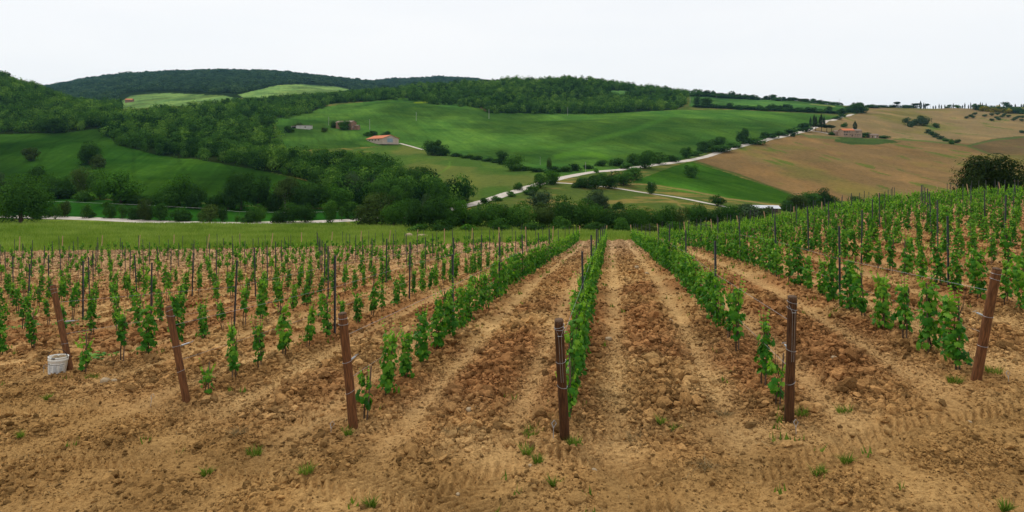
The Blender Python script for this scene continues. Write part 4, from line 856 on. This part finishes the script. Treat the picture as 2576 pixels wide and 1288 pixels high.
# ------------------------------------------------------------------ the bucket
p = at(143, 944, near=True); p.z = float(gz(p.x, p.y)) + .035
bk = thing('bucket', 'white plastic bucket with black handle and printed label beside the leftmost wooden post', 'bucket', p, .12)
bk.rotation_euler = (math.radians(-3), math.radians(3.5), .12)
def lathe(prof, n=32):
    V = [(r * math.cos(2 * math.pi * k / n), r * math.sin(2 * math.pi * k / n), z) for r, z in prof for k in range(n)]
    F = [(i * n + k, i * n + (k + 1) % n, (i + 1) * n + (k + 1) % n, (i + 1) * n + k) for i in range(len(prof) - 1) for k in range(n)]
    return V, F
m = MB(); m.add(*lathe([(.001, .004), (.145, .004), (.152, .012), (.172, .27), (.178, .275), (.178, .30), (.174, .305), (.174, .325), (.181, .33), (.181, .35), (.174, .352), (.168, .345), (.15, .02), (.001, .015)])); link('bucket_body', m.mesh('bucket_body', M['whitepl'], True), bk)
m = MB(); m.add(*lathe([(.001, 0), (.148, 0), (.150, .0115)])); link('bucket_base', m.mesh('bucket_base', M['black']), bk)
def wrap(z0, z1, a0, a1, off, n=10):
    V = []; 
    for z in (z0, z1):
        r = .152 + (.172 - .152) * (z - .012) / .258 + off
        V += [(r * math.cos(a0 + (a1 - a0) * k / n), r * math.sin(a0 + (a1 - a0) * k / n), z) for k in range(n + 1)]
    return V, [(k, k + 1, n + 2 + k, n + 1 + k) for k in range(n)]
A0, A1 = math.radians(-170), math.radians(-15)
m = MB(); m.add(*wrap(.03, .235, A0, A1, .001)); lb = link('paper_label', m.mesh('paper_label', M['paper'], True), bk)
m = MB(); m.add(*wrap(.198, .206, A0 + .05, A1 - .1, .002)); m.add(*wrap(.216, .224, A0 + .05, A0 + .95, .002)); link('black_stripe', m.mesh('black_stripe', M['ink']), lb)
m = MB(); rs = random.Random(2)
for c in range(4):
    for r_ in range(13):
        if rs.random() < .12: continue
        a = A0 + .12 + c * .66; m.add(*wrap(.045 + r_ * .0112, .0508 + r_ * .0112, a, a + rs.uniform(.3, .5), .002, 4))
link('small_print', m.mesh('small_print', M['greyink']), lb)
m = MB(); m.tube([(.182 * math.cos(a), -.10 * math.sin(a) * .2 - .02, .33 + .17 * math.sin(a)) for a in np.linspace(0, math.pi, 15)], .0065, 6); link('handle', m.mesh('handle', M['black'], True), bk)
m = MB(); m.box(-.03, .03, -.192, -.176, .325, .35); link('handle_clip', m.mesh('handle_clip', M['black']), bk)
m = MB()
V, F = ICO[2]
for q, s in (((.09, .02, .33), .05), ((.02, .05, .31), .06), ((-.06, 0, .30), .07)): m.add(V * s * (1 + .3 * (np.random.RandomState(3).uniform(size=(42, 1)) - .5)) + np.array(q), [tuple(f) for f in F])
o = link('stones_in_bucket', m.mesh('bucket_contents', M['stone']), bk); o.name = 'contents'

# ------------------------------------------------------------------ stones, clods, straw, tufts, cuttings
def stone(px, py, wpx, lab, mat='stone', flat=.62, seed=0, cat='stone', name='stone', group='pale stones on the soil', col=None):
    p = at(px, py, near=True); w = wpx / FOC * p.y / 2; p.z = float(gz(p.x, p.y) + soil_h(p.x, p.y)) + w * .15
    rs = np.random.RandomState(seed); V, F = ICO[2]; P = V * (1 + (rs.uniform(size=(len(V), 1)) - .5) * .25) * np.array([1, .8, flat]) * w
    me = mesh_np(name, P, F, M[mat], smooth=(name == 'stone'), col=None if mat == 'stone' else np.tile(soil_colour(np.array([p.x]), np.array([p.y])), (len(V), 1)) * .95)
    thing(name, lab, cat, p, rs.uniform(0, 6), group, data=me)
for i, (x, y, w, lab) in enumerate([(1192,1036,25,'pale stone between the third and middle posts'),(1180,1046,20,'brownish stone just below the pale one between third and middle posts'),(1495,1176,18,'pale stone right of and below the middle post'),(1334,1167,13,'small pale stone left of and below the middle post'),(1152,1231,14,'small white stone near the bottom middle'),(265,964,30,'flat pale stone right of the bucket post'),(287,962,17,'round pale stone touching the flat stone right of the bucket post'),(184,899,18,'light stone behind the base of the bucket post'),(2099,916,20,'flat yellowish stone between the two right posts'),(2439,1055,13,'light grey stone below the rightmost post'),(1580,661,10,'pale stone far up the lane right of the middle row'),(1590,678,14,'left one of three pale stones clustered in the lane'),(1602,682,14,'middle one of three pale stones clustered in the lane'),(1627,688,14,'right one of three pale stones clustered in the lane'),(1687,810,13,'pale stone in the lane beside the fifth row'),(1530,854,20,'angular pale stone right of the middle row'),(86,798,16,'round pale stone in the far left soil'),(1270,644,9,'small pale stone near the third row far end')]):
    stone(x, y, w, lab, seed=i)
for i, (x, y, w, lab) in enumerate([(1226,1004,34,'big angular clod above the pale stones'),(1034,1146,46,'big dark clod below the third post'),(2143,1088,34,'dark clod right of the upright post base'),(2352,1030,36,'long clod below the rightmost post'),(1455,1262,60,'wide flat clod at the bottom middle'),(1510,1268,34,'squarish clod beside the wide flat clod at the bottom'),(2395,1078,50,'long ridge-shaped clod below the rightmost post'),(1135,1042,40,'clod left of the pale stones between third and middle posts'),(1740,1250,0,'')]):
    if w: stone(x, y, w, lab, 'soil', .6, 50 + i, 'clod', 'earth_clod', 'large earth clods')
def tuft(px, py, wpx, lab, mat='grass', hgt=.12, n=90, name='grass_tuft', cat='grass tuft', group='grass tufts on the headland', flat=False):
    p = at(px, py, near=True); w = wpx / FOC * p.y / 2; p.z = float(gz(p.x, p.y) + soil_h(p.x, p.y)); rs = np.random.RandomState(int(px))
    a = rs.uniform(0, 6.28, n); r = w * np.sqrt(rs.uniform(0, 1, n)) * .8; X, Y = np.cos(a) * r, np.sin(a) * r * .7; h = hgt * rs.uniform(.4, 1.1, n); t = rs.uniform(0, 6.28, n); q = .004
    ln = (rs.normal(0, .45, (n, 2)) + np.stack([np.cos(a), np.sin(a)], 1) * .4) * h[:, None] * (2.2 if flat else 1)
    bse = np.stack([X, Y, 0 * X - .01], 1); d = np.stack([np.cos(t) * q, np.sin(t) * q, 0 * t], 1); mid = bse + np.stack([ln[:, 0] * .4, ln[:, 1] * .4, h * .6], 1); tp = bse + np.stack([ln[:, 0], ln[:, 1], h * (.5 if flat else 1)], 1)
    V = np.stack([bse - d, bse + d, mid + d * .8, mid - d * .8, tp], 1).reshape(-1, 3); i = np.arange(n)[:, None] * 5
    thing(name, lab, cat, p, 0, group, data=mesh_np(name, V, [i + np.array([[0, 1, 2, 3]]), i + np.array([[3, 2, 4]])], M[mat], tint=np.repeat(rs.uniform(.0, .6, n), 5)))
for x, y, w, lab in ((640,1141,46,'largest green grass tuft below the second and third posts'),(1324,1141,24,'grass tuft left of the middle post, upper of two'),(1353,1161,26,'grass tuft left of the middle post, lower of two'),(2124,1036,44,'green grass tuft right of the upright wooden post'),(232,954,42,'grass tuft right of the bucket post'),(876,1100,20,'small tuft below the third wooden post'),(932,1276,34,'grass tuft at the bottom edge below the third post'),(1697,1084,20,'tuft in the soil left of the upright wooden post'),(1662,1072,20,'small upright tuft in soil between middle and upright posts'),(518,1190,26,'thin tuft in the lower left headland'),(2402,966,44,'grass tuft left of the rightmost post base'),(2500,944,54,'wide tuft right of the rightmost post base'),(1390,1222,30,'flat weedy tuft in the bottom middle'),(770,1190,44,'weedy tuft low in the headland between second and middle posts'),(2018,1050,40,'tuft at the foot of the upright wooden post'),(1340,1090,60,'wide low grass left of the middle post base'),(2130,1160,30,'tuft in the lower right headland'),(2060,1195,40,'flat weeds in the lower right headland'),(120,1003,16,'small tuft below the white bucket'),(52,1108,16,'tiny tuft near the left frame edge'),(2530,1280,26,'tuft at the bottom right corner'),(1440,1115,26,'grass at the foot of the middle post')):
    tuft(x, y, w, lab)
for x, y, w, lab in ((1140,1086,56,'pale dry straw tuft left of the middle post'),(1606,1106,66,'dry straw patch between the middle and upright posts'),(2215,966,80,'dry root clump between the two right posts'),(1822,1040,30,'dry straw left of the upright post base'),(1775,1180,30,'little straw clump in the lower right headland'),(600,1098,40,'dry rooty clump below the second post'),(70,1152,40,'twiggy clump in the lower left headland')):
    tuft(x, y, w, lab, 'straw', .12, 70, 'dry_straw', 'dry straw', 'clumps of dry straw', True)
for i, (x, y) in enumerate(((30,829),(85,824),(168,818),(228,804),(245,900),(332,785),(110,700))):
    p = at(x, y, near=True); p.z = float(gz(p.x, p.y)) + .03; rs = np.random.RandomState(i); n = 34
    C = np.stack([rs.normal(0, .16, n), rs.normal(0, .12, n), rs.uniform(0, .06, n)], 1); V, F, k = leaf_cloud(C, unit(np.stack([rs.normal(0, .35, n), rs.normal(0, .35, n), np.ones(n)], 1)), rs.uniform(.07, .12, n), rs, 'lobed', rs.normal(0, 1, (n, 3)))
    thing('vine_cutting', 'heap of cut green shoots on the soil, %s from left' % ORD[[0,1,3,4,5,6,2][i]], 'cutting', p, 0, 'cut vine shoots lying on the ground', data=mesh_np('vine_cutting', V, F, M['vine'], tint=np.repeat(.3 + rs.uniform(0, .3, n), k)))

# ------------------------------------------------------------------ poles and fence
m = MB(); m.tube([(0, 0, -.5), (0, 0, 8.4)], [.19, .12], 8); PB = m.mesh('pole_shaft', M['wire'].copy()); PB.materials[0] = plain('concrete', (.4, .39, .36), (.3, .29, .27), 1, .9)
m = MB(); m.box(-.7, .7, -.05, .05, 7.9, 8.02)
for x in (-.6, 0, .6): m.tube([(x, 0, 8.0), (x, 0, 8.25)], .05, 6)
PC = m.mesh('pole_crossarm', M['steel'])
for px, py, h, lab in ((827,316,22,'utility pole left of the old brick farmhouse'),(930,326,26,'utility pole right of the old brick farmhouse'),(1047,304,22,'pale utility pole in the green field above the barn'),(1230,299,24,'pale utility pole below the dark wood corner'),(1428,291,21,'utility pole at the green field top, under the middle wood'),(1600,279,20,'utility pole against the dark wood at the field top'),(1359,415,20,'utility pole at the bottom of the green field'),(1473,434,26,'pole beside the lower white road'),(1639,487,28,'grey pole in front of the dark tree on the side track'),(1736,258,16,'pole near the end of the dark wood'),(2112,254,14,'pole on the skyline left of the farm road'),(2090,308,12,'pole beside the road top'),(2341,268,10,'thin pole among the skyline cypresses')):
    p = at(px, py); s = h * p.y / FOC / 8.4
    r = thing('utility_pole', lab, 'pole', p, .3, 'utility poles', (s, s, s)); link('pole_shaft', PB, r); link('crossarm', PC, r)
r0 = at(107, 524, Y=212); fr = thing('wire_fence', 'low fence of white tape behind the roadside bushes at left', 'fence', r0)
pts = [at(x, 530, Y=y) for x, y in ((107,212),(175,210),(267,208),(350,206),(422,204),(507,202),(602,198),(700,196),(790,196),(870,198))]
for q in pts:
    m = MB(); d = q - r0; m.tube([(d.x, d.y, d.z - .2), (d.x, d.y, d.z + 1.4)], .05, 6); link('fence_post', m.mesh('fence_post', M['stake']), fr)
m = MB(); m.tube([(q - r0) + Vector((0, 0, 1.3)) for q in pts], .018, 4); link('tape', m.mesh('tape', M['whitepl']), fr)

# ------------------------------------------------------------------ buildings
BM = dict(pink=plain('pale_render', (.5, .4, .33), (.4, .31, .25), .5, .9), roof=plain('orange_tiles', (.62, .2, .08), (.46, .14, .06), 2.5, .85, .4, w=(1, 3, 1)),
    oldroof=plain('faded_tiles', (.27, .2, .15), (.2, .15, .12), 2.5, .9), brick=plain('old_brick', (.3, .17, .11), (.2, .12, .08), .8, .9), stonew=plain('rubble_stone', (.36, .25, .17), (.26, .17, .115), .9, .9),
    dark=plain('dark_opening', (.012, .012, .015), None, 1, .5), shut=plain('brown_shutter', (.08, .05, .03), None, 1, .7), blue=plain('blue_grey_door', (.28, .36, .42), None, 1, .6), white=plain('whitewash', (.55, .52, .47), (.46, .43, .39), .6, .9), sheet=plain('corrugated_sheet', (.62, .64, .66), (.45, .46, .47), 1.2, .5, w=(1, 6, 1)))
def house(name, lab, px, py, Y, rot, Lx, Ly, H, rise, wall, roof, ov=.4, base=1.2, openings=(), flat=False, parent=None, off=(0, 0, 0), cat='building'):
    """gabled block, ridge along local x; openings: (face, along, sill, w, h, material)"""
    if parent is None:
        near_ = 0 < Y < 700
        p = at(px, py) if near_ or not Y else at(px, py, Y=Y); sc_ = p.y / Y if near_ else 1.0
        root = thing(name, lab, cat, p, rot, scale=(sc_, sc_, sc_))
    else: root = parent
    ox, oy, oz = off; hx, hy = Lx / 2, Ly / 2; m = MB()
    if flat: m.box(ox - hx, ox + hx, oy - hy, oy + hy, oz - base, oz + H)
    else:
        V = [(x + ox, y + oy, z + oz) for x in (-hx, hx) for y, z in ((-hy, -base), (hy, -base), (hy, H), (0, H + rise), (-hy, H))]
        m.add(V, [(0, 1, 2, 3, 4), (9, 8, 7, 6, 5), (0, 5, 6, 1), (1, 6, 7, 2), (4, 9, 5, 0), (2, 7, 8, 3), (3, 8, 9, 4)])
    w = link('wall', m.mesh('wall', BM[wall]), root)
    m = MB(); t = .22
    if flat: m.box(ox - hx - ov, ox + hx + ov, oy - hy - ov, oy + hy + ov, oz + H + .004, oz + H + t)
    else:
        for s in (-1, 1):
            e = (hy + ov) / hy; V = [(ox + x, oy + s * y, oz + z) for x in (-hx - ov, hx + ov) for y, z in ((0, H + rise + .01), (hy * e, H + rise - rise * e + .01), (hy * e, H + rise - rise * e + t), (0, H + rise + t))]
            m.add(V, [(0, 1, 2, 3), (7, 6, 5, 4), (0, 4, 5, 1), (1, 5, 6, 2), (2, 6, 7, 3)] if s > 0 else [(3, 2, 1, 0), (4, 5, 6, 7), (1, 5, 4, 0), (2, 6, 5, 1), (3, 7, 6, 2)])
    rf = link('roof', m.mesh('roof', BM[roof]), root)
    for face, a, z, ww, hh, mt in openings:
        m = MB(); e = .05
        if face == 'f': m.box(ox + a - ww / 2, ox + a + ww / 2, oy - hy - e, oy - hy + .02, oz + z, oz + z + hh)
        if face == 'r': m.box(ox + hx - .02, ox + hx + e, oy + a - ww / 2, oy + a + ww / 2, oz + z, oz + z + hh)
        if face == 'l': m.box(ox - hx - e, ox - hx + .02, oy + a - ww / 2, oy + a + ww / 2, oz + z, oz + z + hh)
        nm = 'door' if z < .3 else 'window'
        link(nm, m.mesh(nm, BM[mt]), root)
        if nm == 'window' and mt == 'dark':
            m = MB(); m.box(ox + a - ww / 2 - .12, ox + a + ww / 2 + .12, oy - hy - .14, oy - hy - .001, oz + z - .16, oz + z - .01) if face == 'f' else None
            if m.v: link('sill', m.mesh('sill', BM['white']), root)
    return root
# barn: long side to the left, gable with the big door to the right
barn = house('barn', 'long low barn with orange tiled roof and a blue-grey gable door', 962, 359, 520, math.radians(-50), 27, 14.5, 3.2, 2.6, 'pink', 'roof', .6, 1.5,
    [('f', a, 1.5, 1.7, 1.1, 'shut') for a in (-8.5, -3.4, 1.8, 7)] + [('r', -.5, .05, 5.0, 3.2, 'blue')])
fh = house('farmhouse', 'old two-storey brick farmhouse with faded roof on the green hillside', 871, 324, 600, math.radians(-14), 16, 10, 5.8, 1.6, 'brick', 'oldroof', .4, 1.5,
    [('f', a, 3.6, .8, 1.0, 'dark') for a in (-5, 1.5, 5)] + [('f', -1, .05, 1.6, 2.2, 'dark'), ('f', 5.4, .9, .9, 1.1, 'dark'), ('r', -2, .9, .9, 1.4, 'white'), ('r', 2, 3.4, .8, 1, 'dark')])
house('', '', 0, 0, 0, 0, 4.2, 5, 2.6, .8, 'brick', 'oldroof', .3, 1.5, parent=fh, off=(10.2, 1.5, 0))
sh = house('shed', 'small white flat-roofed shed with an open bay left of the brick farmhouse', 766, 324, 0, math.radians(-6), 12, 6, 2.8, 0, 'white', 'oldroof', .3, 1.2, [('f', 2, .9, 1.4, .9, 'shut')], flat=True)
house('', '', 0, 0, 0, 0, 5, 5, 2.2, 0, 'white', 'oldroof', .2, 1.2, [('f', 0, .05, 3.4, 1.9, 'dark')], flat=True, parent=sh, off=(-8.6, .3, 0))
ft = house('farmhouse', 'large two-storey stone farmhouse with orange roof on the ploughed hillside', 2129, 344, 648, math.radians(4), 11.8, 9, 6.2, 1.9, 'stonew', 'roof', .4, 2,
    [('f', a, 4.0, .75, 1.2, 'dark') for a in (-4.9, -4.0, -2.2, -1.3, .6)] + [('f', a, 1.3, .75, 1.2, 'dark') for a in (-4.6, -2.9, -2.1, 1.2)] + [('f', 3.4, .05, 1.2, 2.0, 'shut')])
house('', '', 0, 0, 0, 0, 8.2, 8.6, 6.0, 1.5, 'stonew', 'oldroof', .3, 2, [('f', a, 3.9, .7, 1.2, 'dark') for a in (-1.4, -.2)] + [('f', a, 1.1, .7, 1.2, 'dark') for a in (-2.6, -.4, 2.0)], parent=ft, off=(10.03, .3, 0))
m = MB(); m.box(7.6, 8.2, 1.0, 1.6, 7.0, 8.7); link('chimney', m.mesh('chimney', BM['white']), [c for c in ft.children if c.name.startswith('roof')][0])
house('outbuilding', 'stone outbuilding with a dark open door left of the large farmhouse', 2107, 340, 668, math.radians(4), 8.5, 6, 3.6, 1.2, 'stonew', 'oldroof', .3, 1.5, [('f', 2.4, .05, 2.4, 3.0, 'dark')])
house('outbuilding', 'low stone outbuilding right of the large farmhouse and dark bush', 2195, 347, 640, math.radians(2), 9.2, 6, 2.9, 1.0, 'stonew', 'oldroof', .3, 2, [('f', -1.8, .05, .9, 2.0, 'dark'), ('f', 1.0, .05, 1.1, 1.8, 'white'), ('f', 3.2, 1.0, .8, .9, 'dark')])
house('farmhouse', 'tiny distant farmhouse at the edge of the pale left field', 326, 233, 1150, .1, 12, 8, 4, 2, 'brick', 'roof', .4, 2, [('f', 2, 1, 1, 1.4, 'dark')])
house('farmhouse', 'tiny distant pale house between the trees above the valley wood', 941, 214, 1150, .1, 9, 7, 4.5, 1.5, 'pink', 'roof', .4, 2, [('f', 2, 1, 1, 1.4, 'dark')])
y_, g_ = rim(2020); house('farmhouse', 'pale house on the skyline above the far green field', 2020, 0, y_ - 6, .1, 16, 8, 3, 1.4, 'pink', 'oldroof', .4, 2, [('f', 2, 1, 1, 1.4, 'dark')])
# animal shelter with corrugated roof
p = at(1925, 519, Y=232); sr = thing('open_shelter', 'open timber shelter with white corrugated roof behind the right vineyard rows', 'shelter', p, math.radians(-12))
m = MB(); m.add([(-5, -2.3, 1.5), (5, -2.3, 1.5), (5, 2.3, 2.3), (-5, 2.3, 2.3), (-5, -2.3, 1.56), (5, -2.3, 1.56), (5, 2.3, 2.36), (-5, 2.3, 2.36)], [(3, 2, 1, 0), (4, 5, 6, 7), (0, 1, 5, 4), (2, 3, 7, 6), (1, 2, 6, 5), (3, 0, 4, 7)]); link('roof', m.mesh('roof', BM['sheet']), sr)
for x in (-4.7, -2.3, 0, 2.3, 4.7):
    for y, h in ((-2.1, 1.52), (2.1, 2.25)): m = MB(); m.tube([(x, y, -.8), (x, y, h)], .08, 6); link('timber_post', m.mesh('timber_post', M['stake']), sr)
m = MB(); m.box(-4.8, 4.8, -2.2, -2.1, .2, .45); m.box(-4.8, 4.8, -2.2, -2.1, .75, 1.0); link('rail', m.mesh('rail', M['stake']), sr)
m = MB(); m.box(-4.6, 4.6, 1.9, 2.0, -.5, 1.9); link('back_wall', m.mesh('back_wall', M['bark']), sr)
# boulders on the meadow
for i, (x, y, w, fl, lab) in enumerate(((1029,594,24,.75,'tan sandstone boulder at the foot of the tree belt'),(1062,592,30,.35,'low flat tan rock right of the sandstone boulder'))):
    p = at(x, y, Y=104); V, F = ICO[2]; rs = np.random.RandomState(i + 5); w2 = w / FOC * p.y / 2
    thing('boulder', lab, 'boulder', p + Vector((0, 0, w2 * .25)), 0, None, data=mesh_np('boulder', V * (1 + (rs.uniform(size=(42, 1)) - .5) * .2) * np.array([1, .8, fl]) * w2, F, M['stone'], smooth=True))

# ------------------------------------------------------------------ light, sky, air, camera
SUN_EL, SUN_AZ = math.radians(50), math.radians(330)      # azimuth clockwise from +Y
w = bpy.data.worlds.new('World'); scn.world = w; w.use_nodes = True; nt = w.node_tree; nt.nodes.clear()
out = N(nt, 'ShaderNodeOutputWorld'); sky = N(nt, 'ShaderNodeTexSky', sky_type='NISHITA'); sky.sun_disc = False; sky.sun_elevation = SUN_EL; sky.sun_rotation = SUN_AZ; sky.dust_density = 3
b1 = N(nt, 'ShaderNodeBackground'); b1.inputs[1].default_value = .08; nt.links.new(sky.outputs[0], b1.inputs[0])
b2 = N(nt, 'ShaderNodeBackground'); b2.inputs[1].default_value = 1.0
tc = N(nt, 'ShaderNodeTexCoord'); mp = N(nt, 'ShaderNodeMapping', Scale=(1, 1, 5)); nz = N(nt, 'ShaderNodeTexNoise', Scale=1.6, Detail=5.0, Roughness=.5)
nt.links.new(tc.outputs['Generated'], mp.inputs[0]); nt.links.new(mp.outputs[0], nz.inputs['Vector'])
nt.links.new(mix_rgb(nt, (.93, .95, .975), (1.0, 1.0, 1.0), ramp01(nt, nz.outputs['Fac'], .35, .65)), b2.inputs[0])
ms = N(nt, 'ShaderNodeMixShader'); ms.inputs[0].default_value = .93; nt.links.new(b1.outputs[0], ms.inputs[1]); nt.links.new(b2.outputs[0], ms.inputs[2]); nt.links.new(ms.outputs[0], out.inputs[0])
sl = bpy.data.lights.new('sun', 'SUN'); sl.energy = 1.5; sl.angle = math.radians(10); sl.color = (1, .96, .9)
so = bpy.data.objects.new('sun', sl); COL.objects.link(so); so.rotation_euler = (math.pi / 2 - SUN_EL, 0, -SUN_AZ + math.pi)
if HAZE:
    m = bpy.data.materials.new('air'); m.use_nodes = True; nt = m.node_tree; nt.nodes.clear(); o = N(nt, 'ShaderNodeOutputMaterial'); v = N(nt, 'ShaderNodeVolumePrincipled'); v.inputs['Color'].default_value = (.35, .7, 1, 1); v.inputs['Density'].default_value = HAZE; nt.links.new(v.outputs[0], o.inputs['Volume'])
    zs = [c for c in far.vertices]; z0 = min(c.co.z for c in far.vertices) - 1; z1 = max(c.co.z for c in far.vertices) + 40
    b = MB(); b.box(-5600, 5600, -90, 5100, z0, z1); hz = link('haze', b.mesh('haze', m), kind='stuff', label='thin bluish haze over the distant hills')
cd = bpy.data.cameras.new('camera'); cd.sensor_width = 36; cd.lens = 36 * FOC / 2576; cd.shift_y = -(644 - HY) / 2576; cd.clip_end = 20000; cd.clip_start = .1
co = bpy.data.objects.new('camera', cd); COL.objects.link(co); co.location = (0, 0, EYE); co.rotation_euler = (math.pi / 2, 0, 0); scn.camera = co
scn.view_settings.view_transform = 'Standard'; scn.view_settings.look = 'None'; scn.view_settings.exposure = EXPO; scn.view_settings.gamma = 1
scn.cycles.use_denoising = True; scn.cycles.max_bounces = 6; scn.cycles.diffuse_bounces = 3; scn.cycles.transmission_bounces = 4; scn.cycles.volume_bounces = 0; scn.cycles.transparent_max_bounces = 8
